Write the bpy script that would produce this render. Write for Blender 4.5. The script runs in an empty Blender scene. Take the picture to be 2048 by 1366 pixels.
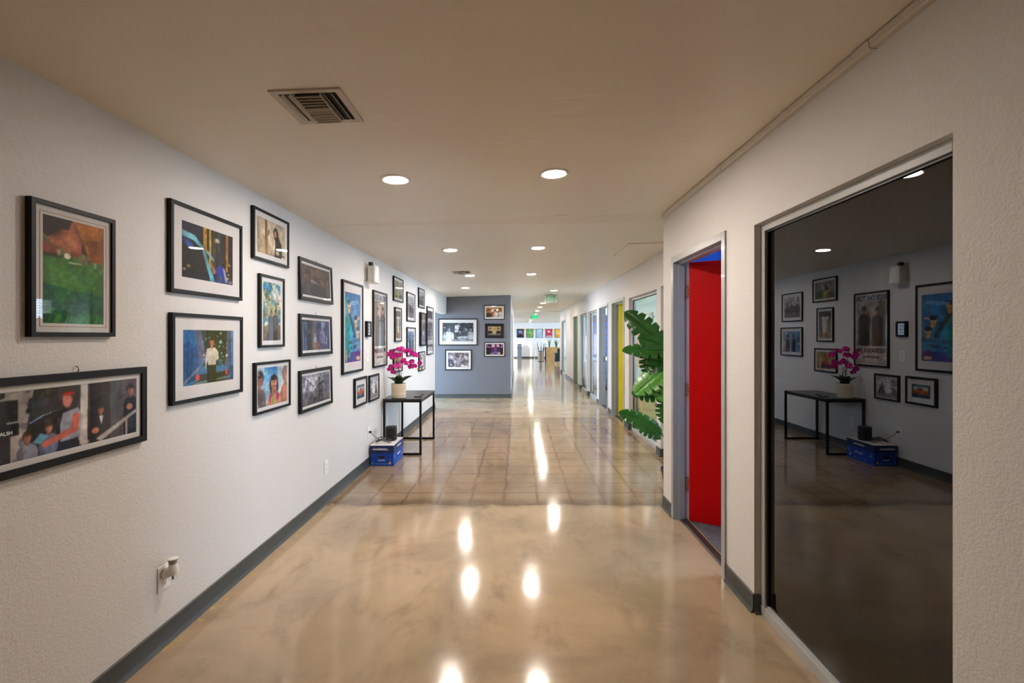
import bpy, math, random
import numpy as np
from mathutils import Vector, Matrix

random.seed(7)
SC = bpy.context.scene
COL = SC.collection
R = math.radians

# ---------------------------------------------------------------- camera, world, exposure
cam_d = bpy.data.cameras.new('camera')
cam = bpy.data.objects.new('camera', cam_d)
COL.objects.link(cam)
cam.location = (0, 0, 1.5)
cam.rotation_euler = (R(90), 0, 0)
cam_d.sensor_width = 36
cam_d.lens = 16.5
cam_d.shift_x = -12 / 2048
cam_d.shift_y = -11 / 2048
cam_d.clip_start = 0.02
SC.camera = cam

W = bpy.data.worlds.new('daylight')
SC.world = W
W.use_nodes = True
bgn = W.node_tree.nodes['Background']
bgn.inputs[0].default_value = (0.50, 0.71, 1.0, 1)
bgn.inputs[1].default_value = 9.0

sun_d = bpy.data.lights.new('sun', 'SUN')
sun_d.energy = 2.4
sun_d.angle = R(0.6)
sun_d.color = (1, 0.93, 0.82)
sun = bpy.data.objects.new('sun', sun_d)
COL.objects.link(sun)
sun.rotation_euler = Vector((0.60, 0.62, -0.13)).to_track_quat('-Z', 'Y').to_euler()

vs = SC.view_settings
vs.view_transform = 'Standard'
vs.look = 'None'
vs.exposure = 1.62
vs.gamma = 1
vs.use_curve_mapping = False
SC.cycles.use_denoising = True
SC.cycles.max_bounces = 6
SC.cycles.diffuse_bounces = 4
SC.cycles.glossy_bounces = 4
SC.cycles.transparent_max_bounces = 12
SC.cycles.use_adaptive_sampling = True
SC.cycles.adaptive_threshold = 0.08
SC.cycles.light_sampling_threshold = 0.03
SC.cycles.caustics_reflective = False
SC.cycles.caustics_refractive = False
SC.cycles.sample_clamp_indirect = 8

LAMP_STRENGTH = 150.0
LAMP_COLOR = (1.0, 0.88, 0.785, 1)


def portal(loc, direction, sx, sy):
    d = bpy.data.lights.new('window_portal', 'AREA')
    d.shape = 'RECTANGLE'
    d.size, d.size_y = sx, sy
    d.cycles.is_portal = True
    o = bpy.data.objects.new('window_portal', d)
    COL.objects.link(o)
    o.location = loc
    o.rotation_euler = Vector(direction).to_track_quat('-Z', 'Y').to_euler()


# ---------------------------------------------------------------- helpers
def lin(c):
    c = np.asarray(c, float) / 255.0
    return np.where(c <= 0.04045, c / 12.92, ((c + 0.055) / 1.055) ** 2.4)


def rgba(c):
    l = lin(c)
    return (float(l[0]), float(l[1]), float(l[2]), 1.0)


def tag(o, label=None, cat=None, group=None, kind=None):
    if label: o['label'] = label
    if cat: o['category'] = cat
    if group: o['group'] = group
    if kind: o['kind'] = kind
    return o


def empty(name, loc=(0, 0, 0), label=None, cat=None, group=None, kind=None, rotz=0, parent=None):
    o = bpy.data.objects.new(name, None)
    COL.objects.link(o)
    o.location = loc
    o.rotation_euler = (0, 0, rotz)
    o.empty_display_size = 0.05
    if parent: o.parent = parent
    return tag(o, label, cat, group, kind)


class MB:
    """collects geometry, builds one mesh object"""
    def __init__(self):
        self.v, self.f, self.mi = [], [], []
        self.cur = 0

    def add(self, vs, fs):
        n = len(self.v)
        self.v += [tuple(p) for p in vs]
        self.f += [tuple(i + n for i in f) for f in fs]
        self.mi += [self.cur] * len(fs)
        return self

    def box(self, x0, x1, y0, y1, z0, z1):
        x0, x1 = min(x0, x1), max(x0, x1)
        y0, y1 = min(y0, y1), max(y0, y1)
        z0, z1 = min(z0, z1), max(z0, z1)
        return self.add([(x0, y0, z0), (x1, y0, z0), (x1, y1, z0), (x0, y1, z0), (x0, y0, z1), (x1, y0, z1), (x1, y1, z1), (x0, y1, z1)],
                        [(0, 3, 2, 1), (4, 5, 6, 7), (0, 1, 5, 4), (1, 2, 6, 5), (2, 3, 7, 6), (3, 0, 4, 7)])

    def obox(self, c, ax, ay, az):
        """box from centre and three half-axis vectors"""
        c, ax, ay, az = map(Vector, (c, ax, ay, az))
        p = [c + sx * ax + sy * ay + sz * az for sz in (-1, 1) for sx, sy in ((-1, -1), (1, -1), (1, 1), (-1, 1))]
        return self.add(p, [(0, 3, 2, 1), (4, 5, 6, 7), (0, 1, 5, 4), (1, 2, 6, 5), (2, 3, 7, 6), (3, 0, 4, 7)])

    def prism(self, pts, a, b, axis='z'):
        """polygon pts extruded from a to b along axis (CCW seen from +axis)"""
        def m(p, t):
            if axis == 'z': return (p[0], p[1], t)
            if axis == 'x': return (t, p[0], p[1])
            return (p[0], t, p[1])
        n = len(pts)
        vs = [m(p, a) for p in pts] + [m(p, b) for p in pts]
        fs = [tuple(range(n))[::-1], tuple(range(n, 2 * n))] + [(i, (i + 1) % n, (i + 1) % n + n, i + n) for i in range(n)]
        return self.add(vs, fs)

    def lathe(self, prof, c=(0, 0, 0), n=24, cap0=True, cap1=True, axis='z', sx=1, sy=1):
        vs, fs = [], []
        for r, t in prof:
            for k in range(n):
                a = 2 * math.pi * k / n
                x, y = r * math.cos(a) * sx, r * math.sin(a) * sy
                if axis == 'z': p = (x, y, t)
                elif axis == 'x': p = (t, x, y)
                else: p = (y, t, x)
                vs.append((p[0] + c[0], p[1] + c[1], p[2] + c[2]))
        for i in range(len(prof) - 1):
            for k in range(n):
                k2 = (k + 1) % n
                fs.append((i * n + k, i * n + k2, (i + 1) * n + k2, (i + 1) * n + k))
        if cap0: fs.append(tuple(range(n))[::-1])
        if cap1: fs.append(tuple((len(prof) - 1) * n + k for k in range(n)))
        return self.add(vs, fs)

    def tube(self, pts, r, n=8):
        """round tube along points; r number or list"""
        pts = [Vector(p) for p in pts]
        rs = r if isinstance(r, (list, tuple)) else [r] * len(pts)
        vs, fs = [], []
        up = Vector((0.13, 0.21, 0.97))
        for i, p in enumerate(pts):
            t = (pts[min(i + 1, len(pts) - 1)] - pts[max(i - 1, 0)]).normalized()
            a = t.cross(up)
            if a.length < 1e-3: a = t.cross(Vector((1, 0, 0)))
            a.normalize()
            b = t.cross(a).normalized()
            for k in range(n):
                q = 2 * math.pi * k / n
                vs.append(p + rs[i] * (math.cos(q) * a + math.sin(q) * b))
        for i in range(len(pts) - 1):
            for k in range(n):
                k2 = (k + 1) % n
                fs.append((i * n + k, i * n + k2, (i + 1) * n + k2, (i + 1) * n + k))
        fs.append(tuple(range(n))[::-1])
        fs.append(tuple((len(pts) - 1) * n + k for k in range(n)))
        return self.add(vs, fs)

    def grid(self, rows):
        nr, nc = len(rows), len(rows[0])
        return self.add([p for r in rows for p in r],
                        [(i * nc + j, i * nc + j + 1, (i + 1) * nc + j + 1, (i + 1) * nc + j) for i in range(nr - 1) for j in range(nc - 1)])

    def mesh(self, name, mats, smooth=False, angle=40):
        me = bpy.data.meshes.new(name)
        me.from_pydata(self.v, [], self.f)
        for m in (mats if isinstance(mats, (list, tuple)) else [mats]):
            me.materials.append(m)
        if isinstance(mats, (list, tuple)) and len(mats) > 1:
            me.polygons.foreach_set('material_index', self.mi)
        if smooth:
            me.shade_smooth()
            me.set_sharp_from_angle(angle=R(angle))
        me.update()
        return me

    def build(self, name, mats, parent=None, loc=None, rot=None, smooth=False, angle=40, bevel=0):
        me = self.mesh(name, mats, smooth, angle)
        o = bpy.data.objects.new(name, me)
        COL.objects.link(o)
        if parent: o.parent = parent
        if loc: o.location = loc
        if rot: o.rotation_euler = rot
        if bevel:
            b = o.modifiers.new('bevel', 'BEVEL')
            b.width = bevel
            b.segments = 2
            b.limit_method = 'ANGLE'
        return o


def link_mesh(name, me, parent=None, loc=None, rot=None):
    o = bpy.data.objects.new(name, me)
    COL.objects.link(o)
    if parent: o.parent = parent
    if loc: o.location = loc
    if rot: o.rotation_euler = rot
    return o


def text(name, body, size, mat, parent, loc, rot, align='CENTER', sx=1.0, extrude=0.0004, bold=0.0, shear=0):
    c = bpy.data.curves.new(name, 'FONT')
    c.body = body
    c.size = size
    c.align_x = align
    c.align_y = 'CENTER'
    c.extrude = extrude
    c.offset = bold
    c.shear = shear
    c.resolution_u = 3
    c.materials.append(mat)
    t = bpy.data.objects.new(name, c)
    me = bpy.data.meshes.new_from_object(t)
    bpy.data.objects.remove(t)
    o = bpy.data.objects.new(name, me)
    COL.objects.link(o)
    o.parent = parent
    o.location = loc
    o.rotation_euler = rot
    o.scale = (sx, 1, 1)
    return o


# ---------------------------------------------------------------- materials
class N:
    def __init__(self, name):
        self.m = bpy.data.materials.new(name)
        self.m.use_nodes = True
        self.t = self.m.node_tree
        self.b = self.t.nodes['Principled BSDF']
        self.out = self.t.nodes['Material Output']

    def n(self, typ, **kw):
        x = self.t.nodes.new(typ)
        for k, v in kw.items():
            if k.startswith('i_'):
                key = k[2:]
                key = int(key) if key.isdigit() else key.replace('_', ' ')
                x.inputs[key].default_value = v
            else:
                setattr(x, k, v)
        return x

    def l(self, a, b):
        self.t.links.new(a, b)

    def math(self, op, a, b=None, c=None):
        x = self.n('ShaderNodeMath', operation=op)
        for i, s in enumerate((a, b, c)):
            if s is None: continue
            if isinstance(s, (int, float)): x.inputs[i].default_value = s
            else: self.l(s, x.inputs[i])
        return x.outputs[0]

    def mix(self, fac, a, b, blend='MIX'):
        x = self.n('ShaderNodeMix', data_type='RGBA', blend_type=blend)
        for s, i in ((fac, 0), (a, 6), (b, 7)):
            if isinstance(s, (int, float)): x.inputs[i].default_value = s
            elif isinstance(s, tuple): x.inputs[i].default_value = s
            else: self.l(s, x.inputs[i])
        return x.outputs[2]

    def ramp(self, fac, stops):
        x = self.n('ShaderNodeValToRGB')
        e = x.color_ramp.elements
        while len(e) < len(stops): e.new(0.5)
        for el, (p, c) in zip(e, stops):
            el.position = p
            el.color = c if len(c) == 4 else (*c, 1)
        self.l(fac, x.inputs[0])
        return x.outputs[0]

    def noise(self, scale, detail=3, rough=0.5, vec=None, dist=0):
        x = self.n('ShaderNodeTexNoise')
        x.inputs['Scale'].default_value = scale
        x.inputs['Detail'].default_value = detail
        x.inputs['Roughness'].default_value = rough
        x.inputs['Distortion'].default_value = dist
        self.l(vec if vec is not None else self.obj(), x.inputs['Vector'])
        return x.outputs[0]

    def obj(self):
        if not hasattr(self, '_o'): self._o = self.n('ShaderNodeTexCoord').outputs['Object']
        return self._o

    def mapped(self, scale=(1, 1, 1), loc=(0, 0, 0)):
        x = self.n('ShaderNodeMapping')
        x.inputs['Scale'].default_value = scale
        x.inputs['Location'].default_value = loc
        self.l(self.obj(), x.inputs['Vector'])
        return x.outputs[0]

    def bump(self, h, strength=0.3, dist=0.002):
        x = self.n('ShaderNodeBump')
        x.inputs['Strength'].default_value = strength
        x.inputs['Distance'].default_value = dist
        self.l(h, x.inputs['Height'])
        self.l(x.outputs[0], self.b.inputs['Normal'])
        return x


def plain(name, c, rough=0.5, metal=0.0, spec=0.5, coat=0.0, emit=None, estr=0.0, vary=0.0, vscale=8, bump=0, bscale=200):
    k = N(name)
    b = k.b
    b.inputs['Base Color'].default_value = rgba(c)
    b.inputs['Roughness'].default_value = rough
    b.inputs['Metallic'].default_value = metal
    b.inputs['Specular IOR Level'].default_value = spec
    b.inputs['Coat Weight'].default_value = coat
    if emit:
        b.inputs['Emission Color'].default_value = rgba(emit)
        b.inputs['Emission Strength'].default_value = estr
    if vary:
        n = k.noise(vscale, 4, 0.6)
        l = lin(c)
        k.l(k.ramp(n, [(0.25, tuple(l * (1 - vary))), (0.75, tuple(np.minimum(l * (1 + vary), 1)))]), b.inputs['Base Color'])
    if bump:
        k.bump(k.noise(bscale, 2), bump, 0.001)
    return k.m


def wall_mat(name, c, bump=0.48):
    k = N(name)
    l = lin(c)
    n1 = k.noise(0.8, 3)
    k.l(k.ramp(n1, [(0.3, tuple(l * 0.97)), (0.7, tuple(l))]), k.b.inputs['Base Color'])
    k.b.inputs['Roughness'].default_value = 0.55
    k.b.inputs['Specular IOR Level'].default_value = 0.35
    h = k.math('ADD', k.noise(110, 3, 0.6), k.math('MULTIPLY', k.noise(45, 2), 0.7))
    k.bump(h, bump, 0.004)
    return k.m


M = {}
M['wall'] = wall_mat('white_wall_paint', (219, 216, 211))
M['grey_wall'] = wall_mat('grey_wall_paint', (110, 112, 118))
M['blue_wall'] = wall_mat('blue_wall_paint', (18, 84, 190), 0.6)
M['blue_bounce_wall'] = wall_mat('blue_bounce_paint', (104, 170, 214))  # colour chosen for the blue bounce onto the red door's jamb
M['office_wall'] = wall_mat('pale_office_paint', (206, 212, 186))
M['office_lilac'] = wall_mat('pale_lilac_paint', (214, 214, 222))
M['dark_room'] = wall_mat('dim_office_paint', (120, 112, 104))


def ceiling_mat():
    k = N('semi_gloss_ceiling_paint')
    l = lin((240, 229, 209))
    n1 = k.noise(0.5, 3)
    k.l(k.ramp(n1, [(0.3, tuple(l * 0.94)), (0.7, tuple(l))]), k.b.inputs['Base Color'])
    k.b.inputs['Roughness'].default_value = 0.40
    k.b.inputs['Specular IOR Level'].default_value = 0.5
    streak = k.noise(1.0, 4, 0.6, k.mapped((0.35, 3.2, 1)))
    fine = k.noise(60, 2, 0.5)
    k.bump(k.math('ADD', k.math('MULTIPLY', streak, 1.0), k.math('MULTIPLY', fine, 0.02)), 0.5, 0.02)
    return k.m


M['ceiling'] = ceiling_mat()


def floor_mat():
    k = N('polished_concrete')
    base = lin((184, 157, 122))
    n1 = k.noise(1.1, 6, 0.62, dist=0.6)
    n2 = k.noise(0.45, 4, 0.6, k.mapped((1, 1, 1), (3.1, 7.7, 0)), 0.8)
    n3 = k.noise(4.5, 5, 0.65, k.mapped((1, 0.55, 1)), 0.4)
    sp = k.noise(420, 2, 0.7)
    c = k.ramp(n1, [(0.28, tuple(base * 0.42)), (0.42, tuple(base * 0.80)), (0.53, tuple(base * 1.06)), (0.72, tuple(base * 1.26))])
    c = k.mix(k.ramp(n2, [(0.40, (0, 0, 0)), (0.62, (0.45, 0.45, 0.45))]), c, rgba((118, 112, 92)))
    c = k.mix(k.ramp(n3, [(0.53, (0, 0, 0)), (0.74, (0.55, 0.55, 0.55))]), c, rgba((84, 66, 46)))
    c = k.mix(0.30, c, k.ramp(sp, [(0.3, (0.06, 0.05, 0.035)), (0.7, (0.62, 0.50, 0.36))]))
    # ghost lines of removed floor tiles, between y = 4.15 and y = 8.6
    s = k.n('ShaderNodeSeparateXYZ')
    wob = k.n('ShaderNodeMix', data_type='VECTOR')
    wn = k.n('ShaderNodeTexNoise')
    wn.inputs['Scale'].default_value = 5
    wn.inputs['Detail'].default_value = 4
    k.l(k.obj(), wn.inputs['Vector'])
    add = k.n('ShaderNodeVectorMath', operation='MULTIPLY_ADD')
    k.l(wn.outputs[1], add.inputs[0])
    add.inputs[1].default_value = (0.05, 0.05, 0)
    k.l(k.obj(), add.inputs[2])
    k.l(add.outputs[0], s.inputs[0])
    def lines(v, off):
        f = k.math('FRACT', k.math('MULTIPLY', k.math('ADD', v, off), 1 / 0.305))
        d = k.math('ABSOLUTE', k.math('SUBTRACT', f, 0.5))
        mr = k.n('ShaderNodeMapRange', interpolation_type='SMOOTHSTEP')
        mr.inputs[1].default_value, mr.inputs[2].default_value = 0.43, 0.485
        k.l(d, mr.inputs[0])
        return mr.outputs[0]
    ln = k.math('MAXIMUM', lines(s.outputs[0], 0.1), lines(s.outputs[1], 0.06))
    so = k.n('ShaderNodeSeparateXYZ')
    k.l(k.obj(), so.inputs[0])
    ey = k.math('ADD', so.outputs[1], k.math('MULTIPLY', k.math('SUBTRACT', k.noise(3, 3), 0.5), 0.25))
    band = k.math('MULTIPLY', k.math('GREATER_THAN', ey, 4.16), k.math('LESS_THAN', so.outputs[1], 8.6))
    wear = k.ramp(k.noise(1.7, 5, 0.65, k.mapped((1, 1, 1), (9, 2, 0))), [(0.30, (0.05, 0.05, 0.05)), (0.60, (1, 1, 1))])
    bandtone = k.math('MULTIPLY', band, 0.42)
    c = k.mix(bandtone, c, rgba((112, 88, 66)))
    c = k.mix(k.math('MULTIPLY', k.math('MULTIPLY', ln, band), k.math('MULTIPLY', wear, 0.52)), c, rgba((84, 52, 32)))
    # dark worn seam where the tiling began
    sd = k.math('SUBTRACT', 1.0, k.math('MINIMUM', k.math('MULTIPLY', k.math('ABSOLUTE', k.math('SUBTRACT', ey, 4.22)), 7), 1.0))
    c = k.mix(k.math('MULTIPLY', sd, 0.55), c, rgba((70, 54, 38)))
    seam2 = k.math('LESS_THAN', k.math('ABSOLUTE', k.math('SUBTRACT', so.outputs[1], 8.62)), 0.012)
    c = k.mix(k.math('MULTIPLY', seam2, 0.8), c, rgba((92, 72, 56)))
    # ochre scrapes of old glue along the left base
    gl = k.math('MULTIPLY', k.math('LESS_THAN', so.outputs[0], -1.632), k.math('GREATER_THAN', k.noise(14, 3, 0.6), 0.63))
    gl = k.math('MULTIPLY', gl, k.math('LESS_THAN', so.outputs[1], 4.2))
    c = k.mix(gl, c, rgba((208, 164, 96)))
    k.l(c, k.b.inputs['Base Color'])
    rr = k.ramp(n1, [(0.3, (0.13, 0.13, 0.13)), (0.7, (0.10, 0.10, 0.10))])
    k.l(rr, k.b.inputs['Roughness'])
    k.b.inputs['Specular IOR Level'].default_value = 0.5
    wv = k.noise(2.2, 2, 0.5)
    k.bump(k.math('ADD', wv, k.math('MULTIPLY', k.noise(60, 2), 0.02)), 0.10, 0.02)
    return k.m


M['floor'] = floor_mat()


def carpet_mat():
    k = N('striped_carpet')
    n = k.noise(1, 3, 0.6, k.mapped((14, 230, 1)))
    n2 = k.noise(500, 2)
    f = k.math('ADD', k.math('MULTIPLY', n, 0.8), k.math('MULTIPLY', n2, 0.25))
    k.l(k.ramp(f, [(0.35, tuple(lin((44, 44, 48)))), (0.55, tuple(lin((92, 90, 94)))), (0.7, tuple(lin((128, 120, 120))))]), k.b.inputs['Base Color'])
    k.b.inputs['Roughness'].default_value = 0.95
    k.bump(n2, 0.6, 0.003)
    return k.m


M['carpet'] = carpet_mat()


def glass_mat(name, ior=1.55, tint=(0.96, 0.98, 0.97)):
    k = N(name)
    t = k.t
    t.nodes.remove(k.b)
    tr = k.n('ShaderNodeBsdfTransparent')
    tr.inputs[0].default_value = (*tint, 1)
    gl = k.n('ShaderNodeBsdfGlossy')
    gl.inputs['Roughness'].default_value = 0.0
    fr = k.n('ShaderNodeFresnel')
    fr.inputs['IOR'].default_value = ior
    geo = k.n('ShaderNodeNewGeometry')
    f = k.math('MULTIPLY', fr.outputs[0], k.math('SUBTRACT', 1.0, geo.outputs['Backfacing']))
    mx = k.n('ShaderNodeMixShader')
    k.l(f, mx.inputs[0])
    k.l(tr.outputs[0], mx.inputs[1])
    k.l(gl.outputs[0], mx.inputs[2])
    k.l(mx.outputs[0], k.out.inputs[0])
    return k.m


M['glass'] = glass_mat('window_glass', 1.9)
M['shade_tint_glass'] = glass_mat('shade_tinted_pane', 1.9, (0.30, 0.28, 0.25))  # tint stands in for the darkness of the room behind the pane
M['picture_glass'] = glass_mat('picture_glass', 1.5, (0.97, 0.97, 0.97))


def color_attr_mat():
    k = N('printed_paper')
    a = k.n('ShaderNodeVertexColor', layer_name='Col')
    k.l(a.outputs[0], k.b.inputs['Base Color'])
    k.b.inputs['Roughness'].default_value = 0.6
    k.b.inputs['Specular IOR Level'].default_value = 0.3
    return k.m


M['print'] = color_attr_mat()
M['black_frame'] = plain('black_frame_wood', (17, 17, 17), 0.5, spec=0.25, vary=0.2, vscale=30)
M['mat_white'] = plain('white_mat_board', (228, 224, 220), 0.9, vary=0.02)
M['mat_black'] = plain('black_mat_board', (24, 26, 30), 0.9, vary=0.05)
M['backing'] = plain('brown_backing_board', (120, 92, 66), 0.9, vary=0.1)
M['base'] = plain('rubber_baseboard', (62, 65, 62), 0.45, vary=0.08, vscale=3)
M['alu'] = plain('grey_window_frame', (176, 177, 174), 0.4, vary=0.04)
M['frame_paint'] = plain('grey_door_frame_paint', (158, 160, 160), 0.3, vary=0.03, coat=0.2)
M['red'] = plain('red_door_paint', (198, 0, 3), 0.5, spec=0.15, vary=0.06, vscale=2)
M['yellow'] = plain('yellow_door_paint', (226, 206, 4), 0.4, vary=0.05, vscale=2)
M['green'] = plain('green_door_paint', (74, 150, 84), 0.4, vary=0.05, vscale=2)
M['grey_door'] = plain('grey_door_paint', (196, 198, 200), 0.4, vary=0.03)
M['steel'] = plain('brushed_steel', (190, 188, 184), 0.3, metal=1.0, vary=0.06, vscale=60)
M['nickel'] = plain('dark_nickel', (120, 118, 114), 0.35, metal=1.0, vary=0.05)
M['black_metal'] = plain('black_powder_coat', (13, 13, 14), 0.45, spec=0.3, vary=0.15, vscale=60)
M['black_top'] = plain('black_tabletop_laminate', (38, 38, 40), 0.32, vary=0.08, vscale=40)
M['black_plastic'] = plain('black_plastic', (18, 18, 19), 0.45, vary=0.1, vscale=50)
M['speaker_cloth'] = plain('black_speaker_mesh', (26, 26, 27), 0.7, bump=0.6, bscale=900)
M['white_plastic'] = plain('white_plastic', (232, 230, 224), 0.3, vary=0.02)
M['ivory'] = plain('white_outlet_plastic', (236, 234, 228), 0.28, vary=0.02)
M['slot'] = plain('dark_socket_slot', (30, 28, 26), 0.6, vary=0.1)
M['vent'] = plain('vent_enamel', (206, 196, 180), 0.4, vary=0.03)
M['duct'] = plain('dark_duct_metal', (32, 36, 34), 0.6, vary=0.2)
M['trim_white'] = plain('lamp_trim_white', (226, 220, 208), 0.35, vary=0.02)
M['channel'] = plain('cable_channel_plastic', (206, 196, 182), 0.4, vary=0.03)
M['box_blue'] = plain('blue_printed_cardboard', (8, 66, 166), 0.5, vary=0.06, vscale=6)
M['box_navy'] = plain('navy_printed_cardboard', (24, 40, 92), 0.5, vary=0.06, vscale=6)
M['box_white'] = plain('white_cardboard', (222, 218, 214), 0.7, vary=0.03)
M['ink_white'] = plain('white_ink', (235, 238, 240), 0.6, vary=0.02)
M['ink_lightblue'] = plain('light_blue_ink', (96, 168, 214), 0.6, vary=0.05)
M['ink_gold'] = plain('gold_seal_ink', (206, 186, 134), 0.6, vary=0.1, vscale=60)
M['ink_black'] = plain('black_ink', (30, 28, 30), 0.6, vary=0.05)
M['ink_brown'] = plain('dark_brown_ink', (58, 40, 36), 0.6, vary=0.05)
M['ink_blue'] = plain('steel_blue_ink', (64, 98, 138), 0.6, vary=0.15, vscale=50)
M['ink_red'] = plain('red_ink', (170, 60, 56), 0.6, vary=0.05)
M['ink_paleblue'] = plain('pale_blue_ink', (164, 206, 228), 0.6, vary=0.05)
M['leaf'] = plain('glossy_monstera_leaf', (38, 98, 34), 0.28, vary=0.35, vscale=7)
M['leaf_bright'] = plain('bright_monstera_leaf', (74, 140, 44), 0.3, vary=0.3, vscale=8)
M['stem'] = plain('green_stem', (62, 78, 40), 0.5, vary=0.2)
M['orchid_leaf'] = plain('orchid_leaf', (38, 66, 40), 0.4, vary=0.25, vscale=14)
M['petal'] = plain('magenta_petal', (196, 22, 148), 0.5, vary=0.2, vscale=60)
M['lip'] = plain('crimson_orchid_lip', (208, 20, 66), 0.5, vary=0.2, vscale=80)
M['bud'] = plain('tan_orchid_bud', (176, 120, 72), 0.6, vary=0.2)
M['pot_cream'] = plain('cream_ribbed_ceramic', (222, 208, 186), 0.45, vary=0.06, vscale=20)
M['soil'] = plain('dark_potting_moss', (46, 40, 28), 0.95, vary=0.4, vscale=80)
M['black_pot'] = plain('black_nursery_pot', (22, 22, 22), 0.5, vary=0.1)
M['strip'] = plain('dark_threshold_rubber', (46, 36, 34), 0.5, vary=0.1)
M['blind'] = plain('white_blind_slat', (228, 230, 232), 0.5, vary=0.02)
M['wood'] = plain('pine_plank', (206, 164, 104), 0.55, vary=0.2, vscale=5)
M['charcoal'] = plain('charcoal_fabric', (44, 48, 56), 0.8, vary=0.15, vscale=30)
M['bin_grey'] = plain('grey_bin_plastic', (72, 80, 92), 0.4, vary=0.05)
M['bin_lid'] = plain('dark_grey_bin_lid', (46, 54, 64), 0.4, vary=0.05)
M['snake_leaf'] = plain('snake_plant_leaf', (70, 128, 56), 0.45, vary=0.4, vscale=20)
M['ribbon'] = plain('yellow_wall_band', (232, 196, 96), 0.7, vary=0.05)
M['umb_brown'] = plain('brown_umbrella_cloth', (96, 58, 46), 0.7, vary=0.1)
M['umb_grey'] = plain('grey_umbrella_cloth', (92, 100, 112), 0.7, vary=0.1)
M['exit_housing'] = plain('exit_sign_housing', (186, 180, 172), 0.4, vary=0.03)
M['exit_green'] = plain('lit_green_exit_letters', (20, 200, 120), 0.4, emit=(30, 235, 140), estr=0.45, vary=0.03)
M['exit_panel'] = plain('green_acrylic_panel', (122, 156, 126), 0.3, vary=0.06)
M['exit_dim'] = plain('dim_green_exit_letters', (64, 140, 92), 0.4, emit=(60, 210, 130), estr=0.04, vary=0.05)
M['exit_dark'] = plain('dark_green_letters', (18, 110, 76), 0.4, vary=0.03)
M['blue_seat'] = plain('blue_grey_upholstery', (70, 88, 112), 0.8, vary=0.1, vscale=40)
M['yellow_cab'] = plain('pale_yellow_cabinet', (214, 196, 96), 0.5, vary=0.05)
M['art_orange'] = plain('orange_textile', (222, 166, 112), 0.9, vary=0.2, vscale=12)
M['art_white'] = plain('white_textile', (230, 224, 208), 0.9, vary=0.06)
M['hinge'] = plain('painted_hinge', (158, 154, 148), 0.45, vary=0.05)
M['chrome'] = plain('chrome_plating', (225, 225, 228), 0.08, metal=1.0, vary=0.02)
M['clear'] = glass_mat('clear_bulb_glass', 1.5)
M['oil'] = plain('dark_blue_wick', (30, 34, 70), 0.4, vary=0.1)
M['cool_grey'] = plain('grey_cap_plastic', (150, 148, 144), 0.4, vary=0.03)


def lamp_mat():
    k = N('lit_lamp_lens')
    k.b.inputs['Base Color'].default_value = (0.9, 0.9, 0.88, 1)
    k.b.inputs['Emission Color'].default_value = LAMP_COLOR
    k.b.inputs['Emission Strength'].default_value = LAMP_STRENGTH
    return k.m


M['lamp'] = lamp_mat()

# ---------------------------------------------------------------- layout numbers (metres)
XL = -1.723          # left wall face
XR = 1.28            # right wall face, near part
XF = 1.77            # right wall face, far part
YC = 4.13            # corner where the right wall steps back
YE = 11.30           # grey end wall face
XE = -0.175          # its right corner, left side of the passage
YO = 9.74            # left wall ends, side hall opens
YP = 19.8            # passage opens into lounge
YF = 31.8            # lounge far wall
XO = 4.0             # outer office wall
T = 0.12             # wall thickness
YB = -3.5            # back wall


def zc(x, y=6.0):    # ceiling height
    if y < 4.2: return 2.44 + (x - XL) * 0.0406
    return 2.44 + (x - XL) * 0.0298


# ---------------------------------------------------------------- structure
tag(MB().box(-6.6, 7.6, YB - 0.2, 32.2, -0.15, 0).build('floor', M['floor']), 'polished tan concrete floor with ghost grid of old tiles', 'floor', kind='structure')

# ceiling: near panel, far panel, lounge panel, side hall
m = MB()
def ceil_panel(m, x0, x1, y0, y1, f0, f1=None):
    f1 = f1 or f0
    p = [(x0, y0, f0(x0)), (x1, y0, f0(x1)), (x1, y1, f1(x1)), (x0, y1, f1(x0))]
    q = [(a, b, c + 0.15) for a, b, c in p]
    m.add(p + q, [(0, 1, 2, 3), (7, 6, 5, 4), (0, 4, 5, 1), (1, 5, 6, 2), (2, 6, 7, 3), (3, 7, 4, 0)])
ceil_panel(m, XL - T, 5.4, YB - 0.2, 4.0, lambda x: zc(x, 0))
ceil_panel(m, XL - T, 5.4, 4.0, 4.6, lambda x: zc(x, 0), lambda x: zc(x, 9))
ceil_panel(m, XL - T, 5.4, 4.6, YP, lambda x: zc(x, 9))
ceil_panel(m, -3.7, XL - T, 9.6, 11.5, lambda x: 2.44)
ceil_panel(m, -4.2, 7.6, YP, 32.2, lambda x: zc(0.8, 9), lambda x: 2.395)
tag(m.build('ceiling', M['ceiling']), 'low cream painted ceiling with a soft sheen', 'ceiling', kind='structure')

m = MB()
m.box(XL - T, XL, YB, YO, 0, 2.6)
m.box(XL - T, XL, YO, YE + T, 2.026, 2.6)
wall_left = tag(m.build('wall_left', M['wall']), 'long white textured wall covered with framed pictures', 'wall', kind='structure')

tag(MB().box(-3.7, XE, YE, YE + T, 0, 2.6).build('wall_end', M['grey_wall']), 'grey accent wall facing the camera with five pictures', 'wall', kind='structure')
# side hall behind the left wall opening
m = MB()
m.box(-3.7, XL - T, YO - T, YO, 0, 2.6)
m.box(-3.7, -3.7 + T, YO - T, YE + T, 0, 0.12)
m.box(-3.7, -3.7 + T, YO - T, YE + T, 2.25, 2.6)
tag(m.build('wall_side_hall', M['wall']), 'white wall of the side hall beyond the picture wall', 'wall', kind='structure')
portal((-3.72, (YO + YE) / 2, 1.18), (1, 0, 0), 2.12, 1.56)

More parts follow.
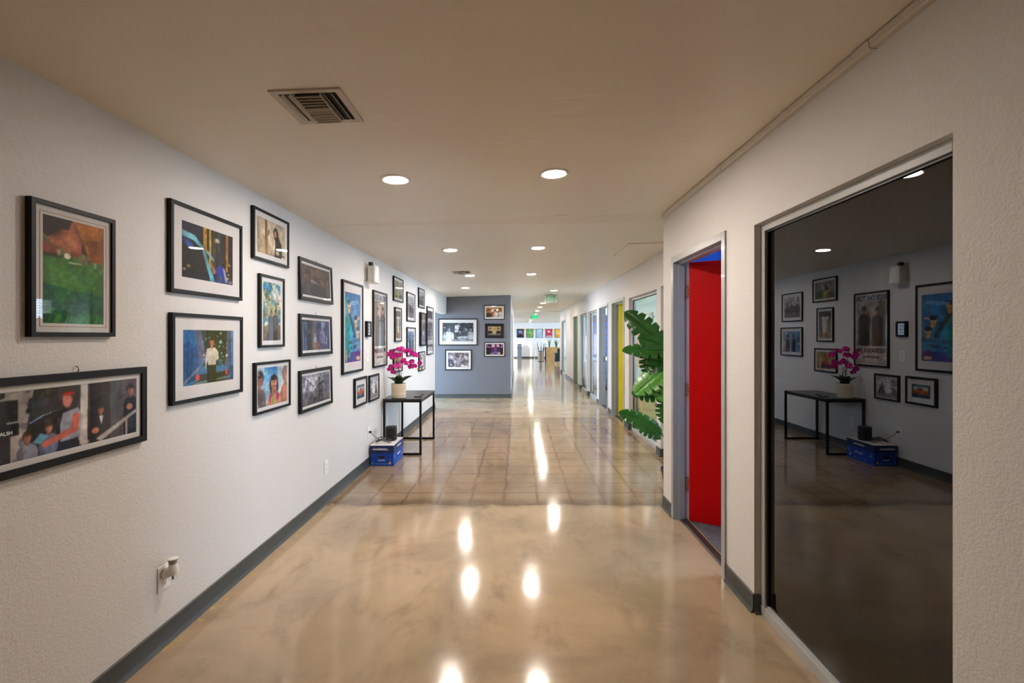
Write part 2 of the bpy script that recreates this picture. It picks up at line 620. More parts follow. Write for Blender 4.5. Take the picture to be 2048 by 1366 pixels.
# left side of the far passage
m = MB()
m.box(XE - T, XE, YE + T, 12.6, 0, 2.6)
m.box(XE - T, XE, 13.5, YP, 0, 2.6)
m.box(XE - T, XE, 12.6, 13.5, 2.1, 2.6)
tag(m.build('wall_passage_left', M['wall']), 'white wall along the left of the far passage', 'wall', kind='structure')


def wall_with_openings(name, x0, x1, y0, y1, openings, mat, ztop=2.7):
    m = MB()
    y = y0
    for a, b, zb, zt in openings:
        m.box(x0, x1, y, a, 0, ztop)
        m.box(x0, x1, a, b, zt, ztop)
        if zb > 0: m.box(x0, x1, a, b, 0, zb)
        y = b
    m.box(x0, x1, y, y1, 0, ztop)
    return m.build(name, mat)


# near right wall: window then red door
tag(wall_with_openings('wall_right', XR, XR + T, YB, YC, [(1.381, 2.543, 0, 2.10), (2.90, 3.87, 0, 2.13)], M['wall']),
    'white textured wall on the right with the dark window and red door', 'wall', kind='structure')
FAR_WIN = [(4.45, 5.82, 2.115), (5.99, 7.495, 2.10), (10.53, 11.85, 2.10), (12.09, 13.35, 2.10), (17.45, 19.23, 2.10)]
FAR_DOOR = [(7.80, 8.86), (9.22, 10.23), (13.9, 14.95)]
ops = sorted([(a, b, 0, t) for a, b, t in FAR_WIN] + [(a + 0.02, b - 0.02, 0, 2.13) for a, b in FAR_DOOR])
tag(wall_with_openings('wall_right_far', XF, XF + T, YC, YP, ops, M['wall']), 'white corridor wall of doors and windows on the far right', 'wall', kind='structure')
# step between the two right wall planes and office partitions
tag(MB().box(XR + T, XO, YC - T, YC - 0.004, 0, 2.7).build('wall_partition', [M['blue_wall']]), 'blue painted partition inside the red door office', 'wall', kind='structure')
tag(MB().box(XR + T, XO, YC - 0.004, YC, 0, 2.7).build('wall_step', M['wall']), 'white return wall beside the monstera plant', 'wall', kind='structure')
tag(MB().box(XR + T, XO, 2.735, 2.745, 0, 2.7).build('wall_blue_bounce', M['blue_bounce_wall']), 'added light blue layer bouncing blue light inside the red door office', 'wall', kind='structure')  # unseen layer, added to throw blue light onto the door jamb
tag(MB().box(XR + T, XO, 2.62, 2.735, 0, 2.7).build('wall_light_block', M['dark_room']), 'added partition keeping light out of the dark near office', 'wall', kind='structure')  # unseen wall, added so the room behind the near window stays dark
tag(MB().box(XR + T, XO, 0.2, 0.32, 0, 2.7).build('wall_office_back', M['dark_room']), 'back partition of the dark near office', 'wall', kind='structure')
tag(MB().box(XF + T, XO, 7.60, 7.72, 0, 2.75).build('wall_plant_office', M['office_wall']), 'pale green office wall seen through the plant window', 'wall', kind='structure')
tag(MB().box(XF + T, XO, 8.96, 9.08, 0, 2.75).build('wall_yellow_office', M['office_wall']), 'pale green office wall behind the yellow door', 'wall', kind='structure')
tag(MB().box(XF + T, XO, 13.56, 13.68, 0, 2.75).build('wall_meeting_room', M['office_lilac']), 'pale lilac wall seen through the paired windows', 'wall', kind='structure')
tag(MB().box(XF + T, XO, 15.2, 15.3, 0, 2.75).build('wall_store', M['wall']), 'white partition beyond the green door', 'wall', kind='structure')
tag(MB().box(XF + T, 7.6, YP - T, YP, 0, 2.75).build('wall_lounge_near', M['wall']), 'white wall closing the offices at the lounge', 'wall', kind='structure')
EXT = [(2.80, 3.75, 0.6, 2.2), (4.9, 7.45, 0.9, 2.12), (8.0, 8.7, 1.0, 2.1), (9.8, 13.2, 0.9, 2.12), (16.0, 19.0, 0.9, 2.12)]  # small opening of the yellow office is added to light that room
tag(wall_with_openings('wall_exterior', XO, XO + 0.15, YB, YP, EXT, M['office_wall'], 2.75), 'outer office wall with daylight windows, one added for light', 'wall', kind='structure')
for a, b, c, d in EXT:
    portal((XO + 0.16, (a + b) / 2, (c + d) / 2), (-1, 0, 0), d - c, b - a)
tag(MB().box(XL - T, XO, YB - T, YB, 0, 2.75).build('wall_back', M['wall']), 'white wall behind the camera', 'wall', kind='structure')
# lounge shell
tag(MB().box(-4.2, 7.6, YF, YF + T, 0, 2.7).build('wall_lounge_far', M['wall']), 'sunlit white far wall of the lounge with posters', 'wall', kind='structure')
tag(wall_with_openings('wall_lounge_right', 7.4, 7.52, YP, YF, [(20.8, 24.0, 0.6, 2.25), (26.5, 29.8, 0.6, 2.25)], M['wall']), 'lounge window wall on the right', 'wall', kind='structure')
tag(wall_with_openings('wall_lounge_left', -4.2, -4.08, YP - T, YF, [(26.5, 29.5, 0.8, 2.2)], M['wall']), 'lounge window wall on the left', 'wall', kind='structure')
tag(MB().box(-4.2, XE, YP - T, YP, 0, 2.7).build('wall_lounge_corner', M['wall']), 'white lounge wall left of the passage', 'wall', kind='structure')
for a, b in ((20.8, 24.0), (26.5, 29.8)): portal((7.53, (a + b) / 2, 1.425), (-1, 0, 0), 1.65, b - a)
portal((-4.22, 28.0, 1.5), (1, 0, 0), 1.4, 3.0)

# carpets inside offices
for nm, y0, y1, lab in (('floor_carpet', 0.3, YC - T, 'striped grey carpet inside the red door office'), ('floor_office_carpet', YC, YP - T, 'grey carpet inside the far offices')):
    tag(MB().box(XR + T if y0 < 1 else XF + T, XO, y0, y1, 0, 0.008).build(nm, M['carpet']), lab, 'carpet', kind='structure')


# baseboards: cove profile
def base_strip(m, p0, p1, nrm, h=0.102, t=0.008):
    """rubber cove base along p0->p1 with normal nrm pointing into the room"""
    p0, p1, nrm = Vector((*p0, 0)), Vector((*p1, 0)), Vector((*nrm, 0))
    prof = [(0, 0), (0.022, 0), (0.020, 0.004), (0.012, 0.012), (t, 0.024), (t, h - 0.004), (t - 0.004, h), (0, h)]
    rows = [[p + nrm * a + Vector((0, 0, b)) for a, b in prof] for p in (p0, p1)]
    n = len(prof)
    m.add(rows[0] + rows[1], [(i, (i + 1) % n, n + (i + 1) % n, n + i) for i in range(n)] + [tuple(range(n)), tuple(range(n, 2 * n))[::-1]])


def base_obj(name, segs, label):
    e = empty(name, (0, 0, 0), label, 'baseboard', kind='structure')
    for s in segs:
        m = MB()
        for seg in (s if isinstance(s, list) else [s]): base_strip(m, *seg)
        m.build('base_strip', M['base'], e, smooth=True, angle=35)
    return e


LX = XL
base_obj('baseboard_left', [((LX, a), (LX, b), (1, 0)) for a, b in ((YB, 1.30), (1.302, 4.30), (4.302, 7.30), (7.302, YO))] + [((XL, YO), (XL - T, YO), (0, 1))], 'dark grey rubber cove base along the picture wall')
base_obj('baseboard_end', [((-3.58, YE), (-1.62, YE), (0, -1)), ((-1.618, YE), (XE, YE), (0, -1))], 'dark grey rubber base under the grey accent wall')
def pier(y0, y1, x, ret0=False, ret1=False):
    s = [((x, y0), (x, y1), (-1, 0))]
    if ret1: s.append(((x, y1), (x + 0.045, y1), (0, 1)))
    if ret0: s.append(((x, y0), (x + 0.045, y0), (0, -1)))
    return s
base_obj('baseboard_right', [pier(YB, 1.381, XR, ret1=True), pier(2.543, 2.878, XR, ret0=True), pier(3.89, YC, XR) + [((XR, YC), (XF, YC), (0, 1))],
                             pier(YC, 4.45, XF), pier(5.82, 5.99, XF, True, False), pier(7.495, 7.795, XF, True), pier(8.865, 9.215, XF), pier(10.235, 10.53, XF),
                             pier(11.85, 12.09, XF, True), pier(13.35, 13.895, XF, True), pier(14.955, 17.45, XF), pier(19.23, YP, XF, True)],
         'dark grey rubber base on the piers of the right wall')
base_obj('baseboard_lounge', [((-4.08, YF), (7.4, YF), (0, -1)), ((XE, YE + T), (XE, 12.6), (1, 0)), ((XE, 13.5), (XE, YP), (1, 0))], 'dark base along the lounge far wall')


# windows: aluminium frame set in the wall opening
def window(name, x, y0, y1, zt, label, xo=0.045, gx=0.07, bar=0.04, glass='glass'):
    e = empty(name, (x, (y0 + y1) / 2, 0), label, 'window', kind='structure')
    inv = Matrix.Translation(-e.location)
    def bld(m, nm, mat, bev=0):
        o = m.build(nm, mat, e, bevel=bev)
        o.location = -e.location
        return o
    a, b = x + xo, x + xo + 0.055
    m = MB()
    m.box(a, b, y0, y0 + bar, 0.05, zt)
    m.box(a, b, y1 - bar, y1, 0.05, zt)
    m.box(a, b, y0 + bar, y1 - bar, zt - bar, zt)
    bld(m, 'window_frame', M['alu'], 0.002)
    m = MB()
    m.box(a - 0.004, b, y0, y1, 0, 0.05)
    m.box(a + 0.012, b, y0 + bar, y1 - bar, 0.05, 0.062)
    bld(m, 'window_sill', M['alu'], 0.002)
    m = MB()
    g = x + gx
    m.box(g - 0.010, g - 0.002, y0 + bar, y0 + bar + 0.009, 0.062, zt - bar)
    m.box(g - 0.010, g - 0.002, y1 - bar - 0.009, y1 - bar, 0.062, zt - bar)
    m.box(g - 0.010, g - 0.002, y0 + bar, y1 - bar, zt - bar - 0.009, zt - bar)
    bld(m, 'glazing_bead', M['black_plastic'])
    bld(MB().box(g, g + 0.006, y0 + bar - 0.005, y1 - bar + 0.005, 0.052, zt - bar + 0.005), 'glass_pane', M[glass])
    return e


window('window_1', XR, 1.381, 2.543, 2.10, 'tall dark reflective office window in the near right wall', 0.035, 0.055, glass='shade_tint_glass')
wl = ['narrow floor length window just behind the monstera plant', 'floor length office window between monstera and yellow door', 'floor length window next to the dark doorway',
      'floor length window next to the green door', 'farthest corridor window near the lounge']
for i, ((a, b, t), lab) in enumerate(zip(FAR_WIN, wl)):
    window('window_%d' % (i + 2), XF, a, b, t, lab)


# doors: hollow metal frame, leaf hung on the far or near jamb, opening into the office
def door(name, x, y0, y1, zt, leafmat, angle, label, hinge='far', handle=True, sgn=1, strike=False):
    """sgn=1: office on +x side"""
    e = empty(name, (x, (y0 + y1) / 2, 0), label, 'door', kind='structure')
    def bld(m, nm, mat, par=e, bev=0, **kw):
        o = m.build(nm, mat, par, bevel=bev, **kw)
        if par is e: o.location = -e.location
        return o
    fw, pr = 0.05, 0.012
    xa, xb = x - pr * sgn, x + (T + pr) * sgn
    m = MB()
    m.box(xa, xb, y0, y0 + fw, 0, zt)
    m.box(xa, xb, y1 - fw, y1, 0, zt)
    m.box(xa, xb, y0 + fw, y1 - fw, zt - fw, zt)
    bld(m, 'door_frame', M['frame_paint'], bev=0.002)
    m = MB()
    s0, s1 = x + 0.030 * sgn, x + 0.078 * sgn
    m.box(s0, s1, y0 + fw, y0 + fw + 0.016, 0, zt - fw)
    m.box(s0, s1, y1 - fw - 0.016, y1 - fw, 0, zt - fw)
    m.box(s0, s1, y0 + fw, y1 - fw, zt - fw - 0.016, zt - fw)
    bld(m, 'door_stop', M['frame_paint'], bev=0.0015)
    # leaf
    w = y1 - y0 - 2 * fw - 0.008
    far = hinge == 'far'
    py = (y1 - fw - 0.004) if far else (y0 + fw + 0.004)
    px = x + (T + 0.008) * sgn
    th = R(angle)
    piv = empty('door_leaf', (px - e.location.x, py - e.location.y, 0.0), parent=e)
    # local: +u along leaf when closed towards other jamb
    d = -1 if far else 1
    lf = MB().box(-0.050 * sgn, -0.005 * sgn, 0, d * w, 0.010, zt - fw - 0.004).build('leaf_panel', leafmat, piv, bevel=0.0015)
    piv.rotation_euler = (0, 0, (th if far else -th) * sgn)
    if handle:
        for side in (-1, 1):
            m = MB()
            xs = -0.0275 * sgn + side * 0.0225
            y_h = d * (w - 0.07)
            m.lathe([(0.032, 0), (0.032, 0.008), (0.011, 0.010), (0.011, 0.045)], (0, 0, 0), 16, axis='x')
            m2 = MB()
            for v in m.v: m2.v.append((xs + side * v[0], y_h + v[1], 1.0 + v[2]))
            m2.f, m2.mi = m.f, m.mi
            m2.tube([(xs + side * 0.045, y_h, 1.0), (xs + side * 0.047, y_h - d * 0.03, 1.0), (xs + side * 0.045, y_h - d * 0.11, 0.998)], 0.009, 8)
            m2.build('lever_handle', M['nickel'], piv, smooth=True)
    # hinges on the jamb
    for hz in (0.30, 1.06, 1.86):
        m = MB()
        jy = (y1 - fw) if far else (y0 + fw)
        q = -0.003 if far else 0.003
        m.box(x + 0.085 * sgn, x + 0.126 * sgn, jy, jy + q, hz - 0.055, hz + 0.055)
        m.lathe([(0.007, hz - 0.056), (0.007, hz + 0.056)], (px + 0.004 * sgn, jy + q * 2, 0), 10)
        o = bld(m, 'hinge', M['hinge'])
        for k, sz in enumerate((-0.042, -0.014, 0.014, 0.042)):
            mm = MB().lathe([(0.0045, 0), (0.0045, 0.0012)], (0, 0, 0), 8, axis='y')
            yy = jy + q
            sc = MB()
            for v in mm.v: sc.v.append((x + (0.100 + (0.010 if k in (1, 2) else 0)) * sgn + v[0], yy + (v[1] if not far else -v[1]), hz + sz + v[2]))
            sc.f, sc.mi = mm.f, mm.mi
            so = sc.build('hinge_screw', M['slot'], o)
    if strike:
        jy = (y0 + fw) if far else (y1 - fw)
        q = 0.002 if far else -0.002
        bld(MB().box(x + 0.084 * sgn, x + 0.115 * sgn, jy, jy + q, 0.94, 1.06), 'strike_plate', M['nickel'])
    # threshold strip
    bld(MB().prism([(x + 0.040 * sgn, 0), (x + (T - 0.012) * sgn, 0), (x + (T - 0.020) * sgn, 0.010), (x + 0.052 * sgn, 0.010)][::(1 if sgn > 0 else -1)], y0 + fw, y1 - fw, 'y'), 'threshold_strip', M['strip'])
    return e


door('door_1', XR, 2.881, 3.888, 2.148, M['red'], 59, 'bright red office door standing half open', handle=False)
door('door_2', XF, 7.80, 8.86, 2.150, M['yellow'], 66, 'bright yellow office door standing open', handle=False)
door('door_3', XF, 9.22, 10.23, 2.150, M['grey_door'], 88, 'open doorway with dark office inside, beside yellow door', hinge='near', strike=True)
door('door_4', XF, 13.9, 14.95, 2.150, M['green'], 0, 'closed green door in the far corridor wall')
door('door_5', XE, 12.58, 13.52, 2.12, M['grey_door'], 0, 'closed pale door on the left of the passage', sgn=-1)

# cable channel along the top of the near right wall
e = empty('cable_channel', (XR, 1, 2.5), 'white plastic cable channel running along the right ceiling corner', 'cable channel')
zz = zc(XR, 0) - 0.006
for a, b, nm in ((YB, 1.70, 0), (1.72, 2.93, 0), (2.95, YC - 0.01, 0)):
    o = MB().prism([(XR - 0.030, zz), (XR - 0.026, zz - 0.024), (XR - 0.020, zz - 0.028), (XR, zz - 0.030), (XR, zz)][::-1], a, b, 'y').build('channel_cover', M['channel'], e)
    o.location = -e.location
for yy in (1.71, 2.94):
    o = MB().prism([(XR - 0.033, zz), (XR - 0.029, zz - 0.026), (XR - 0.021, zz - 0.031), (XR, zz - 0.033), (XR, zz)][::-1], yy - 0.035, yy + 0.03, 'y').build('coupler', M['channel'], e)
    o.location = -e.location

# ceiling access hatch and small patch plate
def ceil_slab(name, x0, x1, y0, y1, th, mat, label, cat):
    m = MB()
    p = [(x0, y0), (x1, y0), (x1, y1), (x0, y1)]
    m.add([(a, b, zc(a, y0) - th) for a, b in p] + [(a, b, zc(a, y0)) for a, b in p], [(3, 2, 1, 0), (4, 5, 6, 7), (0, 1, 5, 4), (1, 2, 6, 5), (2, 3, 7, 6), (3, 0, 4, 7)])
    return tag(m.build(name, mat), label, cat)
ceil_slab('access_hatch', 1.225, 1.765, 5.20, 5.98, 0.012, M['ceiling'], 'flat ceiling access hatch above the monstera plant', 'hatch')
ceil_slab('patch_plate', 0.315, 0.435, 3.98, 4.10, 0.006, M['ceiling'], 'small flat patch plate on the ceiling seam', 'plate')


# ---------------------------------------------------------------- recessed lights
def tilt_at(y):
    return math.atan(0.0406 if y < 4.2 else (0.0298 if y < YP else 0.0))
ring_me = MB().lathe([(0.095, 0.0), (0.094, -0.004), (0.082, -0.008), (0.071, -0.006), (0.066, 0.0)], n=40, cap0=False, cap1=False).mesh('lamp_trim', M['trim_white'], True)
lens_me = MB().lathe([(0.069, -0.0055), (0.064, -0.0072), (0.045, -0.0084), (0.002, -0.009)], n=40, cap0=False, cap1=True).mesh('lamp_lens', M['lamp'], True)
LIGHTS = [(-0.764, 2.93, 'recessed ceiling light nearest on the left, past the square vent'), (0.225, 2.94, 'recessed ceiling light nearest on the right'),
          (-0.762, 5.28, 'second recessed ceiling light of the left row'), (0.226, 5.30, 'second recessed ceiling light of the right row'),
          (-0.768, 7.50, 'recessed ceiling light right beside the small far vent'), (0.215, 7.55, 'third recessed ceiling light of the right row'),
          (-1.045, 9.34, 'recessed ceiling light just before the grey wall'), (0.80, 10.45, 'recessed ceiling light directly above the nearer exit sign'),
          (0.768, 14.43, 'first passage ceiling light behind the nearer exit sign'), (0.769, 16.42, 'second passage ceiling light behind the nearer exit sign'),
          (0.773, 18.86, 'passage ceiling light just before the far exit sign'), (0.80, 21.5, 'ceiling light just behind the far exit sign'),
          (0.763, 27.5, 'recessed lounge light next nearest to the far wall'), (0.772, 30.1, 'recessed lounge light nearest to the posters')]
for x, y, lab in LIGHTS:
    z = zc(x, y) if y < YP else (zc(0.8, 9) + (2.395 - zc(0.8, 9)) * (y - YP) / (32.2 - YP))
    e = empty('recessed_light', (x, y, z - 0.0005), lab, 'ceiling light', 'recessed ceiling lights')
    e.rotation_euler = (0, -tilt_at(y), 0)
    link_mesh('trim_ring', ring_me, e)
    link_mesh('lens', lens_me, e)


# ---------------------------------------------------------------- ceiling vents
def vent(x0, x1, y0, y1, label):
    cx, cy = (x0 + x1) / 2, (y0 + y1) / 2
    hx, hy = (x1 - x0) / 2, (y1 - y0) / 2
    e = empty('ceiling_vent', (cx, cy, zc(cx, cy)), label, 'vent', 'square ceiling vents')
    e.rotation_euler = (0, -tilt_at(cy), 0)
    m = MB()
    fr = 0.028
    # flange: sloped frame ring
    o_, i_ = [(-hx, -hy), (hx, -hy), (hx, hy), (-hx, hy)], [(-hx + fr, -hy + fr), (hx - fr, -hy + fr), (hx - fr, hy - fr), (-hx + fr, hy - fr)]
    vs_ = [(a, b, 0) for a, b in o_] + [(a, b, -0.007) for a, b in [(p[0] * 0.985, p[1] * 0.985) for p in o_]] + [(a, b, -0.005) for a, b in i_] + [(a, b, 0.0) for a, b in i_]
    fs_ = []
    for k in range(4):
        j = (k + 1) % 4
        for r in range(3): fs_.append((r * 4 + j, r * 4 + k, (r + 1) * 4 + k, (r + 1) * 4 + j))
    m.add(vs_, fs_)
    m.build('flange', M['vent'], e)
    MB().box(-hx + fr, hx - fr, -hy + fr, hy - fr, -0.0012, -0.0004).build('duct_opening', M['duct'], e)
    ix, iy = hx - fr, hy - fr
    c0 = ix * 0.46
    def louver(c, half, axis, tilt):
        m = MB()
        s, co = math.sin(tilt), math.cos(tilt)
        wv = 0.0078
        if axis == 'x': m.obox(c, (half, 0, 0), (0, wv * co, wv * s), (0, -0.0006 * s, 0.0006 * co))
        else: m.obox(c, (0, half, 0), (wv * co, 0, wv * s), (-0.0006 * s, 0, 0.0006 * co))
        if axis == 'x': m.obox((c[0], c[1] - wv * co * (1 if s > 0 else -1), c[2] - abs(wv * s) - 0.0016), (half, 0, 0), (0, 0.0006, 0), (0, 0, 0.0022))
        m.build('louver', M['vent'], e)
    n = 5
    for k in range(n):
        louver((0, -iy + (k + 0.5) * iy / n, -0.010), c0, 'x', R(48))
        louver((0, (k + 0.5) * iy / n, -0.010), c0, 'x', R(-48))
    for k in range(2):
        louver((-ix + (k + 0.5) * (ix - c0) / 2, 0, -0.010), iy, 'y', R(48))
        louver((ix - (k + 0.5) * (ix - c0) / 2, 0, -0.010), iy, 'y', R(-48))
    for s in (-1, 1):
        MB().box(s * c0 - 0.002, s * c0 + 0.002, -iy, iy, -0.016, -0.001).build('divider', M['vent'], e)
    return e


vent(-0.99, -0.703, 1.85, 2.14, 'large square ceiling vent near the camera')
vent(-0.995, -0.71, 6.97, 7.26, 'small distant ceiling vent touching a recessed light')


# ---------------------------------------------------------------- prints: tiny painter
class Cv:
    def __init__(self, w, h, seed=1):
        self.w, self.h = w * 2, h * 2
        self.a = np.zeros((self.h, self.w, 3))
        self.X, self.Y = np.meshgrid((np.arange(self.w) + 0.5) / self.w, (np.arange(self.h) + 0.5) / self.h)
        self.asp = h / w
        self.r = np.random.RandomState(seed)

    def blend(self, m, c, al=1.0):
        m = (m * al)[..., None]
        self.a = self.a * (1 - m) + np.asarray(c, float) * m
        return self

    def fill(self, c): return self.blend(np.ones_like(self.X), c)

    def vgrad(self, c0, c1, y0=0, y1=1):
        t = np.clip((self.Y - y0) / (y1 - y0), 0, 1)[..., None]
        self.a = np.asarray(c0, float) * (1 - t) + np.asarray(c1, float) * t
        return self

    def rect(self, x0, y0, x1, y1, c, al=1): return self.blend(((self.X >= x0) & (self.X <= x1) & (self.Y >= y0) & (self.Y <= y1)).astype(float), c, al)

    def ell(self, cx, cy, rx, ry, c, al=1, rot=0, soft=0.08):
        dx, dy = (self.X - cx), (self.Y - cy) * self.asp
        ry = ry * self.asp
        q = R(rot)
        u, v = dx * math.cos(q) + dy * math.sin(q), -dx * math.sin(q) + dy * math.cos(q)
        d = np.sqrt((u / rx) ** 2 + (v / ry) ** 2)
        return self.blend(np.clip((1 + soft - d) / (2 * soft), 0, 1), c, al)

    def poly(self, pts, c, al=1):
        x, y = self.X, self.Y
        ins = np.zeros_like(x, bool)
        n = len(pts)
        for i in range(n):
            (x0, y0), (x1, y1) = pts[i], pts[(i + 1) % n]
            if y0 == y1: continue
            ins ^= ((y0 > y) != (y1 > y)) & (x < (x1 - x0) * (y - y0) / (y1 - y0) + x0)
        return self.blend(ins.astype(float), c, al)

    def line(self, p, q, wd, c, al=1):
        ax, ay, bx, by = p[0], p[1] * self.asp, q[0], q[1] * self.asp
        px, py = self.X - ax, self.Y * self.asp - ay
        dx, dy = bx - ax, by - ay
        t = np.clip((px * dx + py * dy) / (dx * dx + dy * dy + 1e-9), 0, 1)
        d = np.hypot(px - t * dx, py - t * dy)
        return self.blend((d < wd).astype(float), c, al)

    def nz(self, n, asp=None):
        ny = max(2, int(n * (self.asp if asp is None else asp)))
        g = self.r.rand(ny + 1, n + 1)
        gx, gy = self.X * n, self.Y * ny
        i, j = gx.astype(int).clip(0, n - 1), gy.astype(int).clip(0, ny - 1)
        fx, fy = gx - i, gy - j
        fx, fy = fx * fx * (3 - 2 * fx), fy * fy * (3 - 2 * fy)
        return g[j, i] * (1 - fx) * (1 - fy) + g[j, i + 1] * fx * (1 - fy) + g[j + 1, i] * (1 - fx) * fy + g[j + 1, i + 1] * fx * fy

    def grain(self, n, amp, asp=None):
        self.a = self.a * (1 + (self.nz(n, asp) - 0.5) * 2 * amp)[..., None]
        return self

    def blobs(self, n, c, thr=0.6, al=1, asp=None, soft=0.08):
        v = (self.nz(n, asp) * 0.65 + self.nz(n * 2, asp) * 0.35)
        return self.blend(np.clip((v - thr) / soft, 0, 1), c, al)

    def person(self, x, y, s, hair, skin, cloth, w=1.0, low=1.2):
        """generic half figure: head at (x,y), head half-height s"""
        k = self.asp
        hs = s * k
        sh = hs * 2.0 * w
        self.poly([(x - hs * 0.35, y + s), (x + hs * 0.35, y + s), (x + sh * 0.8, y + s * 1.6), (x + sh, y + s * 2.6), (x + sh * 0.95, low), (x - sh * 0.95, low), (x - sh, y + s * 2.6), (x - sh * 0.8, y + s * 1.6)], cloth)
        c0 = np.array(cloth, float)
        self.poly([(x - sh, y + s * 2.2), (x - sh * 0.45, y + s * 1.3), (x - sh * 0.30, low), (x - sh * 0.95, low)], c0 * 0.72, 0.8)
        for _ in range(4):
            fx = x + sh * self.r.uniform(-.7, .7)
            self.line((fx, y + s * self.r.uniform(1.8, 2.6)), (fx + sh * self.r.uniform(-.3, .3), y + s * self.r.uniform(3, 4.5)), hs * 0.10, c0 * self.r.choice([.65, 1.25]), .45)
        self.rect(x - hs * 0.3, y + s * 0.6, x + hs * 0.3, y + s * 1.4, tuple(np.array(skin) * 0.7))
        self.ell(x, y - s * 0.12, hs * 0.84, s * 1.02, hair, soft=.16)
        self.ell(x + hs * .05, y + s * 0.17, hs * 0.62, s * 0.80, skin, soft=.16)
        self.ell(x - hs * .30, y + s * 0.25, hs * 0.34, s * 0.62, np.array(skin) * 0.66, .6, soft=.4)
        self.ell(x + hs * .05, y - s * 0.50, hs * 0.62, s * 0.34, hair, .9, soft=.3)
        self.rect(x - hs * .40, y + s * .02, x + hs * .50, y + s * .14, np.array(skin) * 0.55, .35)
        self.ell(x + hs * .08, y + s * 0.58, hs * 0.22, s * 0.07, np.array(skin) * 0.6, .5, soft=.4)
        return self

    def out(self, soft=True):
        if soft:
            big, mid, fine = self.nz(5), self.nz(14), self.nz(40)
            self.a = self.a * (1 + 0.30 * (big - 0.5) + 0.26 * (mid - 0.5) + 0.22 * (fine - 0.5))[..., None]
            self.a = self.a * (1.0 - 0.22 * ((self.X - 0.5) ** 2 + (self.Y - 0.5) ** 2))[..., None]
            for _ in range(2):
                p = np.pad(self.a, ((1, 1), (1, 1), (0, 0)), mode='edge')
                self.a = (p[:-2, 1:-1] + p[2:, 1:-1] + p[1:-1, :-2] + p[1:-1, 2:] + 2 * p[1:-1, 1:-1]) / 6
        a = self.a.reshape(self.h // 2, 2, self.w // 2, 2, 3).mean((1, 3))
        return lin(np.clip(a, 0, 255))


def print_mesh(name, w, h, img):
    """vertical sheet, u along +x local, v up; centred; lies in local xz at y=0 facing -y"""
    H, Wd = img.shape[:2]
    xs = (np.arange(Wd) / (Wd - 1) - 0.5) * w
    zs = (0.5 - np.arange(H) / (H - 1)) * h
    gx, gz = np.meshgrid(xs, zs)
    v = np.stack([gx.ravel(), np.zeros(gx.size), gz.ravel()], 1)
    i, j = np.meshgrid(np.arange(H - 1), np.arange(Wd - 1), indexing='ij')
    a = (i * Wd + j).ravel()
    f = np.stack([a + Wd, a + Wd + 1, a + 1, a], 1)
    me = bpy.data.meshes.new(name)
    me.vertices.add(len(v)); me.vertices.foreach_set('co', v.ravel())
    me.loops.add(f.size); me.loops.foreach_set('vertex_index', f.ravel())
    me.polygons.add(len(f)); me.polygons.foreach_set('loop_start', np.arange(len(f)) * 4)
    me.polygons.foreach_set('loop_total', np.full(len(f), 4))
    me.update(calc_edges=True)
    ca = me.color_attributes.new('Col', 'FLOAT_COLOR', 'POINT')
    ca.data.foreach_set('color', np.concatenate([img.reshape(-1, 3), np.ones((H * Wd, 1))], 1).ravel())
    me.materials.append(M['print'])
    me.validate()
    return me


SK, SK2, HB, HD = (214, 150, 112), (186, 112, 82), (62, 40, 28), (34, 26, 24)


